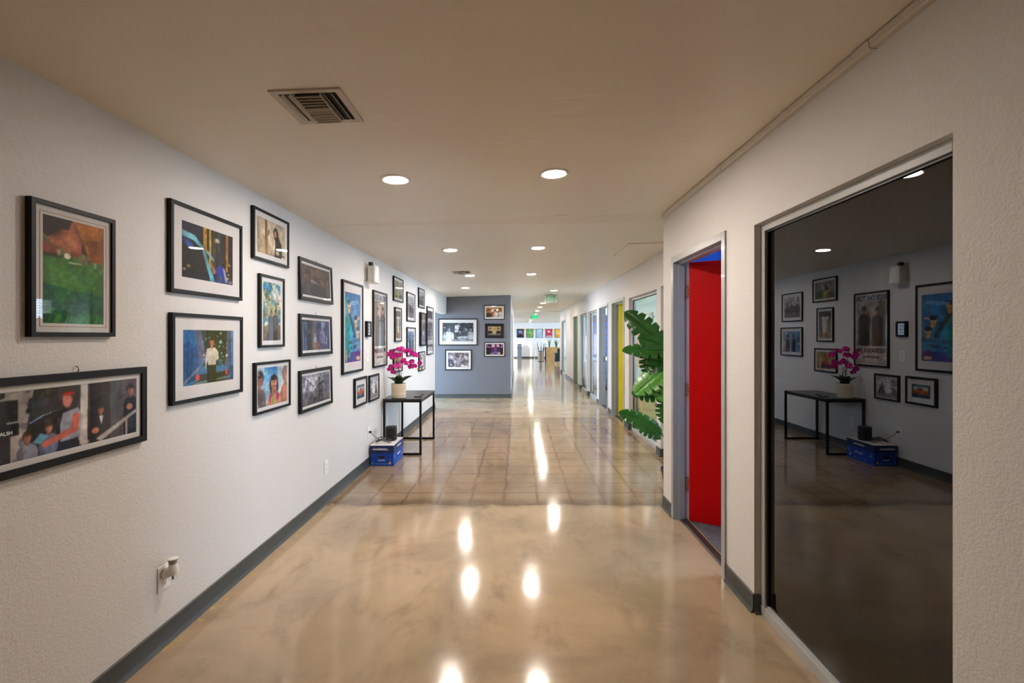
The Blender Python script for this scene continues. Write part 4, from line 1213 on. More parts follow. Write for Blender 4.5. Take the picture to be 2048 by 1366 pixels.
on_left('golf', 1.639, 1.985, 1.497, 1.990, 'tall framed picture of a green lawn and orange shirt, nearest upper left', mg=0.05, res=330, liner=True)
on_left('car', 2.301, 2.898, 1.717, 2.177, 'framed dark picture of a car door and amber city lights', mg=0.086, fw=0.019, res=280)
on_left('night', 2.310, 2.904, 1.155, 1.617, 'framed blue night street picture with pale jacket and car', mg=0.086, fw=0.019, res=280)
e, pr, pw, ph = on_left('porch', 1.497, 2.153, 1.021, 1.360, 'wide low framed picture of people on a porch, cut by the left edge', mg=0.050, fw=0.028, res=330, hook=True, mgx=0.052)
text('lettering', 'ALSH', 0.017, M['ink_white'], pr, (-pw / 2 + 0.019, -0.0006, -0.018), (R(90), 0, 0), bold=0.0004)
on_left('guitar', 3.021, 3.492, 2.003, 2.343, 'framed beige picture of a dark figure, just under the ceiling', mg=0.052, res=260)
on_left('clouds', 3.100, 3.426, 1.422, 1.915, 'tall framed picture of two figures under bright clouds', mg=0.047, res=260)
on_left('diner', 3.670, 4.312, 1.787, 2.124, 'framed dim brown gathering picture, top of the column of three', mg=0.046, fw=0.026, lean=R(-2.2), res=240, hook=True)
on_left('room', 3.672, 4.302, 1.337, 1.676, 'framed grey blue interior picture, middle of the column of three', mg=0.046, fw=0.026, lean=R(-1.6), res=240, hook=True)
on_left('helmet', 3.672, 4.306, 0.887, 1.225, 'framed grey monochrome picture, bottom of the column of three', mg=0.046, fw=0.026, lean=R(-1.2), res=240, hook=True)
on_left('beach', 3.042, 3.515, 0.982, 1.325, 'framed picture of long-haired figures under a blue sky, low on the wall', mg=0.040, res=260)
e, pr, pw, ph = on_left('orbit', 4.567, 5.166, 1.120, 2.054, 'large framed blue film poster with floating heads', cat='poster', mg=0.112, mgx=0.072, fw=0.024, res=190, name='framed_poster')
for s_, zz_, sz, mt in (('WHOOOSH!', 0.255, 0.052, 'ink_paleblue'), ('THE', -0.095, 0.040, 'ink_brown'), ('THREE STOOGES', -0.145, 0.052, 'ink_brown'), ('IN ORBIT', -0.205, 0.056, 'ink_brown')):
    text('lettering', s_, sz, M[mt], pr, (0.03, -0.0008, zz_), (R(90), R(-6), 0), sx=0.95, bold=0.001)
e, pr, pw, ph = on_left('west', 5.540, 6.113, 1.119, 2.047, 'large framed cream western poster with blue title', cat='poster', mg=0.034, fw=0.022, res=190, name='framed_poster')
text('lettering', 'RICK DALTON', 0.082, M['ink_blue'], pr, (0, -0.0008, 0.385), (R(90), 0, 0), sx=0.94, bold=0.0035)
text('lettering', 'NEBRASKA JIM', 0.078, M['ink_brown'], pr, (0, -0.0008, -0.265), (R(90), 0, 0), sx=0.92, bold=0.002)
text('lettering', 'SERGIO CORBUCCI', 0.034, M['ink_black'], pr, (0, -0.0008, -0.345), (R(90), 0, 0), sx=0.9, bold=0.0012)
on_left('tiny', 5.277, 5.422, 1.490, 1.668, 'tiny deep black frame with blue striped print, between the two posters', mg=0.042, fw=0.024, th=0.032, res=400)
on_left('shore', 6.444, 6.970, 1.989, 2.329, 'framed seaside portrait picture right of the wall speaker', mg=0.050, res=150)
on_left('city', 7.225, 7.781, 1.728, 2.186, 'framed grey skyline picture right of the seaside portrait', mg=0.066, res=150)
on_left('crowd', 8.064, 8.557, 1.994, 2.336, 'small framed monochrome crowd picture closest to the ceiling', mg=0.050, res=140)
on_left('white', 6.517, 6.877, 1.417, 1.905, 'tall framed picture of a figure in white clothes', mg=0.052, mgx=0.046, res=150)
on_left('twomen', 7.225, 7.819, 1.180, 1.638, 'framed picture of two dark suits against blue', mg=0.066, res=140)
on_left('canvas', 8.167, 8.594, 1.321, 1.915, 'deep framed colourful patchwork picture without a mat', mg=0.022, th=0.042, res=140)
on_left('tall', 8.812, 9.443, 1.140, 2.062, 'largest framed monochrome picture at the far end of the wall', mg=0.075, mgx=0.055, res=130)
on_left('warm', 6.444, 6.930, 0.987, 1.322, 'framed warm brown portrait half hidden behind the orchid', mg=0.050, res=150)
on_left('hallway', 8.089, 8.608, 0.886, 1.224, 'small framed pale hallway picture, lowest at the far end', mg=0.050, res=130)
on_left('redcar', 4.904, 5.303, 0.743, 1.052, 'small framed picture of an orange car, under the blue poster', mg=0.082, fw=0.025, res=200)
on_left('fin', 5.389, 5.764, 0.736, 1.043, 'small framed monochrome picture of a grey fin and plant', mg=0.030, fw=0.022, res=200)


def on_end(kind, x0, x1, z0, z1, label, **kw):
    return picture(kind, x1 - x0, z1 - z0, ((x0 + x1) / 2, YE - 0.001, (z0 + z1) / 2), 0, label, group='framed pictures on the grey wall', **kw)


on_end('bw_trio', -1.915, -0.973, 1.274, 1.915, 'largest monochrome picture on the grey wall, three figures', mg=0.098, fw=0.022, res=110)
on_end('bw_pair', -1.753, -1.113, 0.680, 1.170, 'lower left sepia picture on the grey wall', mg=0.070, fw=0.022, res=120)
on_end('orange', -0.822, -0.321, 1.894, 2.241, 'top right orange and white picture on the grey wall', mg=0.056, fw=0.018, res=130)
on_end('gold', -0.793, -0.345, 1.451, 1.799, 'black matted golden picture, middle right on the grey wall', mg=0.074, fw=0.018, matc='mat_black', res=130, liner=True)
on_end('purple', -0.812, -0.312, 1.004, 1.352, 'lower right purple picture on the grey wall', mg=0.046, fw=0.018, res=130)

# lounge posters with the yellow band behind them
tag(MB().box(-0.14, 4.2, YF - 0.004, YF, 1.88, 1.97).build('wall_band', M['ribbon']), 'thin yellow band running behind the lounge posters', 'wall band')
for i, (kd, lab) in enumerate((('dome', 'leftmost lounge poster, dark navy with a pale dome'), ('bottle', 'green lounge poster with a small bottle'), ('pale', 'pale blue lounge poster, middle of the row'),
                               ('crimson', 'crimson lounge poster with a white panel'), ('amber', 'amber orange lounge poster, rightmost in the row'))):
    x0 = -0.075 + i * 0.640
    picture(kd, 0.475, 0.60, (x0 + 0.2375, YF - 0.005, 1.685), 0, lab, cat='poster', fw=0.022, mg=0.024, res=90, name='framed_poster', group='lounge posters')


# ---------------------------------------------------------------- outlets, switch, plug-in
def outlet(y, z, label, kind='outlet'):
    e = empty('wall_outlet' if kind == 'outlet' else 'light_switch', (XL, y, z), label, 'outlet' if kind == 'outlet' else 'switch')
    MB().box(0, 0.006, -0.0395, 0.0395, -0.0615, 0.0615).build('cover_plate', M['ivory'], e, bevel=0.003)
    if kind == 'outlet':
        for s in (-1, 1):
            m = MB()
            pts = [(0.0168 * math.cos(a) if abs(math.cos(a)) < .9 else 0.0155 * math.copysign(1, math.cos(a)), 0.0135 * math.sin(a)) for a in [2 * math.pi * k / 16 for k in range(16)]]
            m.prism(pts, 0.006, 0.0085, 'x')
            o = m.build('socket', M['ivory'], e, (0, 0, s * 0.0195))
            for dy, hh in ((-0.006, 0.0045), (0.006, 0.0036)):
                MB().box(0.0083, 0.0089, dy - 0.001, dy + 0.001, 0.001 - hh, 0.001 + hh).build('slot', M['slot'], o)
            MB().lathe([(0.0025, 0.0083), (0.0025, 0.0089)], (0, 0, -0.0085), 8, axis='x').build('slot', M['slot'], o)
        MB().lathe([(0.003, 0.006), (0.0028, 0.0072)], (0, 0, 0), 8, axis='x').build('screw', M['steel'], e)
    else:
        MB().box(0.006, 0.0075, -0.017, 0.017, -0.034, 0.034).build('rocker_surround', M['ivory'], e)
        for zz_ in (0.02, 0, -0.02):
            MB().prism([(0.0075, -0.009), (0.0115, 0.008), (0.0075, 0.009)], -0.012, 0.012, 'y').build('rocker', M['white_plastic'], e, (0, 0, zz_))
    return e


outlet(2.280, 0.328, 'white wall outlet with an air freshener plugged in, nearest the camera')
outlet(4.209, 0.327, 'bare white wall outlet low between the pictures and the box')
outlet(5.405, 0.395, 'white wall outlet behind the blue box with a black plug')
outlet(6.17, 0.375, 'white wall outlet on the wall under the console table')
outlet(5.36, 1.272, 'white three-button wall switch between the two posters', 'switch')

e = empty('air_freshener', (XL + 0.0085, 2.280, 0.345), 'white plug-in air freshener with grey cap', 'air freshener')
MB().lathe([(0.024, 0.0), (0.025, 0.012), (0.022, 0.022), (0.014, 0.030)], (0, 0, 0.004), 24, axis='x').build('plug_base', M['white_plastic'], e, smooth=True)
MB().lathe([(0.0215, -0.002), (0.0235, 0.010), (0.0225, 0.026), (0.019, 0.040), (0.0172, 0.050)], (0.038, 0, 0), 24).build('body', M['white_plastic'], e, smooth=True)
MB().lathe([(0.0172, 0.050), (0.0185, 0.062), (0.0225, 0.073)], (0.038, 0, 0), 24).build('cap_ring', M['cool_grey'], e, smooth=True)
MB().lathe([(0.0225, 0.073), (0.0226, 0.0745), (0.019, 0.077)], (0.038, 0, 0), 24).build('cap', M['white_plastic'], e, smooth=True)
MB().lathe([(0.008, -0.030), (0.016, -0.026), (0.021, -0.014), (0.021, -0.002)], (0.038, 0, 0), 24).build('refill_bulb', M['clear'], e, smooth=True)
MB().lathe([(0.004, -0.026), (0.004, 0.0)], (0.038, 0, 0), 10).build('wick', M['oil'], e, smooth=True)

# ---------------------------------------------------------------- wall speaker
e = empty('wall_speaker', (XL, 5.34, 2.10), 'white boxy wall speaker on a shelf bracket near the ceiling', 'speaker')
MB().box(0, 0.012, -0.065, 0.065, 0.02, 0.22).build('wall_plate', M['white_plastic'], e, bevel=0.003)
m = MB()
pts = [(0.035 , -0.07), (0.105, -0.07)] + [(0.105 + 0.028 * math.cos(a), 0.07 * math.sin(a)) for a in [R(-75 + 15 * k) for k in range(11)]] + [(0.105, 0.07), (0.035, 0.07)]
m.prism(pts, 0.018, 0.190, 'z')
m.build('cabinet', M['white_plastic'], e, bevel=0.004)
pts = [(0.0, -0.08), (0.11, -0.08)] + [(0.11 + 0.035 * math.cos(a), 0.08 * math.sin(a)) for a in [R(-75 + 15 * k) for k in range(11)]] + [(0.11, 0.08), (0.0, 0.08)]
MB().prism(pts, 0.0, 0.016, 'z').build('shelf', M['white_plastic'], e, bevel=0.002)
MB().lathe([(0.026, 0.192), (0.026, 0.232), (0.024, 0.236)], (0.055, -0.02, 0), 20).build('adapter', M['black_plastic'], e, smooth=True)
MB().tube([(0.055, 0.005, 0.225), (0.06, 0.03, 0.23), (0.03, 0.055, 0.215), (0.02, 0.062, 0.15), (0.022, 0.06, 0.06)], 0.003, 6).build('cable', M['black_plastic'], e, smooth=True)
MB().lathe([(0.004, 0.0), (0.004, 0.003)], (0.1335, 0.02, 0.035), 10, axis='x').build('badge', M['steel'], e)

# ---------------------------------------------------------------- console table
tx0, tx1, ty0, ty1, tz = -1.700, -1.213, 5.900, 6.850, 0.708
e = empty('console_table', (0, 0, 0), 'slim black metal console table holding the orchid', 'table')
e.location = ((tx0 + tx1) / 2, (ty0 + ty1) / 2, 0)
def tb(m, nm, mat, bev=0.001):
    o = m.build(nm, mat, e, bevel=bev)
    o.location = -e.location
    return o
tb(MB().box(tx0, tx1, ty0, ty1, tz - 0.018, tz), 'tabletop', M['black_top'], 0.002)
s = 0.026
for yy in (ty0 + 0.002, ty1 - 0.002 - s):
    for xx in (tx0 + 0.002, tx1 - 0.002 - s):
        tb(MB().box(xx, xx + s, yy, yy + s, 0, tz - 0.018 - s), 'leg', M['black_metal'])
    tb(MB().box(tx0 + 0.002, tx1 - 0.002, yy, yy + s, tz - 0.018 - s, tz - 0.018), 'apron_bar', M['black_metal'])
    tb(MB().box(tx0 + 0.002 + s, tx1 - 0.002 - s, yy, yy + s, 0.0, s), 'foot_bar', M['black_metal'])
for xx in (tx0 + 0.002, tx1 - 0.002 - s):
    tb(MB().box(xx, xx + s, ty0 + 0.002 + s, ty1 - 0.002 - s, tz - 0.018 - s, tz - 0.018), 'side_rail', M['black_metal'])

# small black gadget on the table
e = empty('remote_tray', (-1.30, 6.10, tz), 'small flat black gadget lying beside the orchid pot', 'gadget')
m = MB(); m.prism([(-0.045, -0.03), (0.045, -0.035), (0.05, 0.03), (-0.04, 0.035)], 0.0, 0.012)
m.build('tray', M['black_plastic'], e, bevel=0.004)
MB().tube([(0.02, 0.02, 0.014), (0.045, 0.035, 0.026), (0.07, 0.05, 0.024)], 0.006, 8).build('clip', M['black_plastic'], e, smooth=True)
MB().box(-0.035, 0.03, -0.022, 0.02, 0.0122, 0.0135).build('pad', M['cool_grey'], e)

# ---------------------------------------------------------------- orchid
ox, oy = -1.535, 6.035
orch = empty('potted_orchid', (ox, oy, tz), 'magenta orchid in a ribbed cream pot on the black table', 'plant')
orch.scale = (1.36, 1.36, 1.36)
prof = [(0.060, 0.0)]
nr = 11
Hh = 0.132
for k in range(nr * 4 + 1):
    t = k / (nr * 4)
    prof.append((0.0640 + 0.0055 * t + 0.0034 * math.sin(t * nr * 2 * math.pi), 0.003 + Hh * t))
prof += [(0.066, Hh + 0.004), (0.062, Hh + 0.002), (0.061, Hh - 0.02)]
MB().lathe(prof, n=40, cap1=False).build('pot', M['pot_cream'], orch, smooth=True, angle=80)
MB().lathe([(0.0615, Hh - 0.022), (0.04, Hh - 0.012), (0.002, Hh - 0.010)], n=24).build('moss', M['soil'], orch, smooth=True)


def strap_leaf(length, width, azim, elev, bend, seg=8, fold=0.25):
    """leaf grid from base outwards"""
    rows = []
    p = Vector((0, 0, 0)); a = elev
    step = length / seg
    for i in range(seg + 1):
        t = i / seg
        wv = width * math.sin(math.pi * min(0.98, 0.12 + 0.88 * t) ** 0.8) * (1 if t < .97 else .3)
        d = Vector((math.cos(azim) * math.cos(a), math.sin(azim) * math.cos(a), math.sin(a)))
        sd = Vector((-math.sin(azim), math.cos(azim), 0))
        up = sd.cross(d) * -1
        rows.append([p + sd * (wv * q) + up * (abs(q) * wv * fold) for q in (-1, -0.55, 0, 0.55, 1)])
        p = p + d * step
        a -= bend / seg
    return rows


for az, ln, el, bd in ((R(200), 0.135, R(50), R(25)), (R(345), 0.18, R(44), R(25)), (R(268), 0.12, R(74), R(40)), (R(100), 0.14, R(60), R(40)), (R(25), 0.15, R(56), R(40)), (R(155), 0.12, R(58), R(40)), (R(300), 0.11, R(66), R(40))):
    o = MB().grid(strap_leaf(ln, 0.040, az, el, bd, fold=0.45)).build('leaf', M['orchid_leaf'], orch, (0, 0, Hh - 0.02), smooth=True, angle=80)
    sm = o.modifiers.new('thick', 'SOLIDIFY'); sm.thickness = 0.002


def petal_grid(length, width, az, droop):
    rows = []
    for i in range(6):
        t = i / 5
        wv = width * math.sin(math.pi * (0.10 + 0.82 * t)) ** 0.7
        r_ = length * t
        rows.append([(0.004 + droop * t * t + 0.10 * (abs(q) ** 2) * wv, math.cos(az) * r_ - math.sin(az) * wv * q, math.sin(az) * r_ + math.cos(az) * wv * q) for q in (-1, -.5, 0, .5, 1)])
    return rows


m = MB()
for az, ln, wd in ((R(90), .026, .012), (R(215), .026, .012), (R(325), .026, .012), (R(165), .030, .020), (R(15), .030, .020)):
    m.grid(petal_grid(ln, wd, az, -0.004))
petal_me = m.mesh('orchid_petals', M['petal'], True, 80)
lip_me = MB().lathe([(0.002, 0.0), (0.007, 0.004), (0.0075, 0.010), (0.004, 0.016)], (0, 0, -0.003), 10, axis='x', sx=1, sy=1.2).mesh('orchid_lip', M['lip'], True, 80)
bud_me = MB().lathe([(0.002, -0.010), (0.007, -0.004), (0.007, 0.004), (0.002, 0.010)], n=10).mesh('orchid_bud', M['bud'], True, 80)


def bez(p0, p1, p2, p3, n=14):
    p0, p1, p2, p3 = map(Vector, (p0, p1, p2, p3))
    return [p0 * (1 - t) ** 3 + p1 * 3 * t * (1 - t) ** 2 + p2 * 3 * t * t * (1 - t) + p3 * t ** 3 for t in [k / n for k in range(n + 1)]]


rnd = random.Random(3)
sprays = [bez((0.0, 0, Hh - .02), (-0.01, 0, 0.36), (-0.06, -0.02, 0.46), (0.00, -0.02, 0.415)) + bez((0.0, -0.02, 0.415), (0.08, -0.03, 0.43), (0.14, -0.03, 0.42), (0.225, -0.03, 0.340))[1:],
          bez((0.015, 0.01, Hh - .02), (0.02, 0.02, 0.25), (-0.05, 0.0, 0.33), (-0.02, -0.03, 0.30)) + bez((-0.02, -0.03, 0.30), (0.06, -0.04, 0.33), (0.15, -0.04, 0.30), (0.235, -0.04, 0.225))[1:]]
sprays = [[Vector((p.x, p.y, p.z + 0.04 * min(1, max(0, (p.z - 0.12) / 0.1)))) for p in sp] for sp in sprays]
for si, sp in enumerate(sprays):
    MB().tube(sp, [0.0032 - 0.0016 * i / len(sp) for i in range(len(sp))], 6).build('stem', M['stem'], orch, smooth=True)
for xx, yy, hh in ((-0.03, 0.012, 0.30), (0.03, 0.0, 0.29), (0.008, -0.012, 0.27)):
    MB().tube([(xx * .6, yy, Hh - .02), (xx, yy, hh)], 0.0022, 6).build('support_stick', M['stem'], orch, smooth=True)
FL = [(-0.075, .37, 0), (-0.045, .395, 1), (-0.015, .36, 0), (-0.035, .345, 1), (0.01, .415, 0), (0.045, .42, 1), (0.075, .40, 0), (0.115, .405, 1), (0.135, .375, 0), (0.17, .365, 1), (0.03, .365, 1),
      (-0.07, .235, 0), (-0.035, .205, 1), (-0.05, .255, 1), (-0.01, .265, 0), (0.02, .255, 1), (0.035, .30, 0), (0.065, .315, 1), (0.075, .285, 0), (0.135, .30, 1), (0.125, .255, 0), (0.165, .262, 1), (0.205, .285, 0)]
for x, z, q in FL:
    o = link_mesh('flower', petal_me, orch, (x, -0.035 - 0.03 * q + rnd.uniform(-.015, .015), z + 0.04))
    o.rotation_euler = (rnd.uniform(-.4, .4), rnd.uniform(-.35, .25), R(-80) + rnd.uniform(-.7, .7))
    sc_ = rnd.uniform(0.85, 1.08)
    o.scale = (sc_, sc_, sc_)
    link_mesh('lip', lip_me, o, (0.003, 0, 0))
for x, z in ((0.205, .345), (0.225, .33), (0.225, .235), (0.24, .225), (0.19, .235)):
    link_mesh('bud', bud_me, orch, (x, -0.035, z + 0.04), (0, R(30), 0))

# ---------------------------------------------------------------- paper box with cable and smart speaker
bx0, bx1, by0, by1 = -1.708, -1.432, 5.41, 5.862
e = empty('paper_box', ((bx0 + bx1) / 2, (by0 + by1) / 2, 0), 'blue copy paper box with navy lid on the floor', 'box')
hx, hy = (bx1 - bx0) / 2, (by1 - by0) / 2
b = 0.004
body = MB().box(-hx + b, hx - b, -hy + b, hy - b, 0, 0.232).build('body', M['box_blue'], e, bevel=0.002)
m = MB()
m.box(-hx, hx, -hy, hy, 0.150, 0.236)
lid = m.build('lid', M['box_navy'], e, bevel=0.002)
MB().box(-hx + 0.001, hx - 0.001, -hy + 0.001, hy - 0.001, 0.236, 0.2385).build('lid_top', M['box_white'], lid)
FR, SD = (R(90), 0, 0), (R(90), 0, R(90))
text('lettering', 'HAMMERMILL.', 0.0285, M['ink_white'], lid, (-0.012, -hy - 0.0005, 0.192), FR, bold=0.0009, sx=1.02)
text('lettering', 'HAMMERMILL.', 0.030, M['ink_white'], lid, (hx + 0.0005, 0.02, 0.194), SD, bold=0.0009)
text('lettering', 'Copy Plus', 0.020, M['ink_white'], body, (-0.004, -hy + b - 0.0005, 0.066), FR, bold=0.0006)
text('lettering', 'Copy Plus', 0.034, M['ink_white'], body, (hx - b + 0.0005, 0.02, 0.098), SD, bold=0.001)
pts = [(0.028 + 0.012 * math.cos(a), 0.012 * math.sin(a)) for a in [R(-90 + 22.5 * k) for k in range(9)]] + [(-0.028 + 0.012 * math.cos(a), 0.012 * math.sin(a)) for a in [R(90 + 22.5 * k) for k in range(9)]]
MB().prism([(p[0], p[1]) for p in pts][::-1], -0.001, 0.001, 'y').build('hand_hole', M['slot'], body, (-0.004, -hy + b, 0.103))
# row of small printed icons, seal and emblem
def icon(m, x0, x1, z0, z1, t=0.0012):
    m.box(x0, x1, -0.0004, 0.0004, z0, z0 + t).box(x0, x1, -0.0004, 0.0004, z1 - t, z1).box(x0, x0 + t, -0.0004, 0.0004, z0, z1).box(x1 - t, x1, -0.0004, 0.0004, z0, z1)
m = MB()
for k in range(5):
    icon(m, -0.078 + k * 0.031, -0.050 + k * 0.031, 0.016, 0.034)
    m.box(-0.070 + k * 0.031, -0.058 + k * 0.031, -0.0004, 0.0004, 0.022, 0.028)
m.box(-0.122, -0.096, -0.0004, 0.0004, 0.030, 0.044).box(-0.118, -0.112, -0.0004, 0.0004, 0.014, 0.026).box(-0.106, -0.100, -0.0004, 0.0004, 0.014, 0.026)
m.lathe([(0.006, -0.0004), (0.006, 0.0004)], (0.092, 0, 0.072), 12, axis='y').box(0.0905, 0.0935, -0.0004, 0.0004, 0.056, 0.066)
m.build('printed_icons', M['ink_lightblue'], body, (0, -hy + b - 0.0002, 0))
MB().lathe([(0.0145, -0.0004), (0.0145, 0.0004)], (0.092, 0, 0.033), 20, axis='y').build('printed_seal', M['ink_gold'], body, (0, -hy + b - 0.0002, 0))
m = MB()
for k in range(4):
    yy = -0.10 + k * 0.055
    m.box(-0.0004, 0.0004, yy, yy + 0.04, 0.018, 0.0195).box(-0.0004, 0.0004, yy, yy + 0.04, 0.044, 0.0455).box(-0.0004, 0.0004, yy, yy + 0.0015, 0.018, 0.0455).box(-0.0004, 0.0004, yy + 0.0385, yy + 0.04, 0.018, 0.0455).box(-0.0004, 0.0004, yy + 0.012, yy + 0.028, 0.027, 0.036)
m.box(-0.0004, 0.0004, -0.19, -0.165, 0.085, 0.12).box(-0.0004, 0.0004, 0.18, 0.20, 0.09, 0.12)
m.build('printed_icons', M['ink_lightblue'], body, (hx - b + 0.0002, 0, 0))
MB().lathe([(0.017, -0.0004), (0.017, 0.0004)], (0, 0.165, 0.05), 20, axis='x').build('printed_seal', M['ink_gold'], body, (hx - b + 0.0002, 0, 0))

e = empty('smart_speaker', (-1.535, 5.69, 0.2385), 'black upright smart speaker standing on the paper box', 'speaker')
def rsq(hw, r, n=6):
    pts = []
    for cx, cy, a0 in ((hw - r, hw - r, 0), (-hw + r, hw - r, 90), (-hw + r, -hw + r, 180), (hw - r, -hw + r, 270)):
        for k in range(n + 1):
            a = R(a0 + 90 * k / n)
            pts.append((cx + r * math.cos(a), cy + r * math.sin(a)))
    return pts
m = MB(); m.prism(rsq(0.060, 0.035), 0.006, 0.148); m.build('grille', M['speaker_cloth'], e, smooth=True)
m = MB(); m.prism(rsq(0.055, 0.033), 0.0, 0.006); m.build('foot', M['black_plastic'], e, smooth=True)
m = MB(); m.prism(rsq(0.0602, 0.035), 0.148, 0.166); m.prism(rsq(0.052, 0.03), 0.166, 0.168); m.build('top_panel', M['black_top'], e, smooth=True)
MB().lathe([(0.003, 0.168), (0.003, 0.1686)], n=8).build('status_light', M['ink_white'], e)

m = MB()
e = empty('power_cable', (-1.61, 5.52, 0.2385), 'tangled black power cable on top of the paper box', 'cable')
loop = []
for k in range(64):
    a = k / 63 * 2 * math.pi * 3.4
    r_ = 0.066 + 0.020 * math.sin(k * 0.9)
    loop.append((0.03 + r_ * math.cos(a) * 1.15, 0.01 + r_ * math.sin(a) * 0.9, 0.005 + 0.034 * abs(math.sin(k * 0.33)) + 0.0004 * k))
pts = bez((-0.098, -0.115, 0.156), (-0.07, -0.115, 0.150), (-0.075, -0.06, 0.06), (loop[0][0], loop[0][1], loop[0][2]))[:-1] + [Vector(p) for p in loop] + bez(loop[-1], (0.05, 0.09, 0.03), (0.08, 0.06, 0.01), (0.05, 0.11, 0.006))[1:]
m.tube(pts, 0.0034, 6).build('cord', M['black_plastic'], e, smooth=True)
MB().lathe([(0.012, 0.0), (0.012, 0.018), (0.006, 0.030)], (-0.1045, -0.115, 0.156), 12, axis='x').build('plug', M['black_plastic'], e, smooth=True)


# ---------------------------------------------------------------- monstera
plx, ply = 1.535, 4.60
mon = empty('monstera_plant', (plx, ply, 0), 'tall green monstera plant peeking past the white corner', 'plant')
MB().lathe([(0.095, 0.0), (0.125, 0.17), (0.131, 0.172), (0.134, 0.198), (0.128, 0.200), (0.122, 0.17)], n=32, cap1=False).build('pot', M['black_pot'], mon, smooth=True)
MB().lathe([(0.123, 0.168), (0.002, 0.175)], n=24, cap0=False).build('soil', M['soil'], mon, smooth=True)


def monstera(length, width, curl=0.25, fold=0.25, droop=0.5):
    """heart shaped leaf along +x in local space with split margins; z up"""
    m = MB()
    def P(u, v):       # u along 0..1, v across in metres
        return Vector((length * u, v, -droop * length * u * u * 0.5 + abs(v) * fold - curl * v * v / max(width, 1e-3)))
    n = 60
    cuts = (0.24, 0.42, 0.59, 0.76)
    for sgn in (-1, 1):
        rows = []
        for i in range(n + 1):
            s_ = i / n
            wv = 1.25 * width * math.sin(math.pi * (0.13 + 0.87 * s_)) ** 0.6 if s_ < 1 else 0.002
            cut = 1.0
            for k, c_ in enumerate(cuts):
                d_ = abs(s_ - c_ - 0.02 * sgn) / 0.030
                if d_ < 1: cut = min(cut, (0.38, 0.5, 0.34, 0.46)[k] + (0.62, 0.5, 0.66, 0.54)[k] * d_ ** 1.4)
            row = []
            for q in (0, 0.3, 0.6, 0.85, 1.0):
                qq = q * cut
                row.append(P(s_ + 0.10 * q * q * (s_ - 0.35) * (1 - s_) * 2.2 + 0.05 * q * q * (1 - s_), sgn * wv * qq))
            rows.append(row)
        if sgn > 0: rows = [r[::-1] for r in rows]
        m.grid(rows)
    return m


def place_leaf(base, tip, width, normal, mat, droop=0.4, fold=0.15):
    base, tip, nrm = Vector(base), Vector(tip), Vector(normal)
    L = (tip - base).length
    o = monstera(L * 1.04, width, fold=fold, droop=droop).build('leaf', mat, mon, smooth=True, angle=70)
    x = (tip - base).normalized()
    # raise start so that the drooping tip still lands near target
    y = nrm.cross(x).normalized()
    z = x.cross(y).normalized()
    o.matrix_local = Matrix.Translation(base) @ Matrix((x, y, z)).transposed().to_4x4()
    sm = o.modifiers.new('thick', 'SOLIDIFY'); sm.thickness = 0.0015
    # petiole from pot
    st = bez((base.x * 0.1, base.y * 0.1, 0.17), (base.x * 0.3, base.y * 0.3 , base.z * 0.6), (base.x * 0.8 + 0.03, base.y, base.z * 0.92), base)
    MB().tube(st, 0.0055, 6).build('petiole', M['stem'], mon, smooth=True)


# leaf base / tip in plant space (x to the right, y away, z up)
LV = [((-0.14, -0.05, 1.42), (-0.455, -0.06, 1.735), 0.10, (-0.55, -0.5, 0.6), 'leaf', 0.5),
      ((-0.05, -0.08, 1.38), (-0.33, -0.12, 1.52), 0.15, (-0.2, -0.75, 0.6), 'leaf', 0.5),
      ((-0.08, -0.12, 1.36), (-0.51, -0.15, 1.42), 0.10, (0.0, -0.55, 0.8), 'leaf', 0.35),
      ((-0.08, -0.02, 1.40), (-0.16, -0.10, 1.08), 0.15, (-0.35, -0.9, 0.15), 'leaf', 0.1),
      ((-0.26, 0.03, 1.34), (-0.22, 0.02, 1.10), 0.08, (-0.3, -0.9, 0.1), 'leaf', 0.1),
      ((-0.08, -0.06, 1.20), (-0.42, -0.10, 1.00), 0.12, (-0.3, -0.6, 0.7), 'leaf_bright', 0.4),
      ((-0.10, -0.10, 1.06), (-0.15, -0.16, 0.88), 0.12, (-0.3, -0.9, 0.3), 'leaf_bright', 0.2),
      ((-0.12, 0.0, 0.93), (-0.40, -0.04, 0.98), 0.09, (-0.1, -0.6, 0.75), 'leaf', 0.4),
      ((-0.09, -0.05, 0.90), (-0.12, -0.08, 0.66), 0.08, (-0.3, -0.9, 0.1), 'leaf', 0.1),
      ((-0.18, -0.06, 0.60), (-0.50, -0.08, 0.80), 0.09, (-0.2, -0.6, 0.75), 'leaf', 0.5),
      ((-0.16, -0.10, 0.56), (-0.38, -0.13, 0.69), 0.08, (-0.2, -0.7, 0.7), 'leaf', 0.5),
      ((0.05, 0.05, 1.30), (0.18, 0.20, 1.50), 0.12, (0.2, 0.3, 0.9), 'leaf', 0.4)]
for base, tip, wd, nrm, mt, dr in LV:
    place_leaf(base, tip, wd, nrm, M[mt], dr)


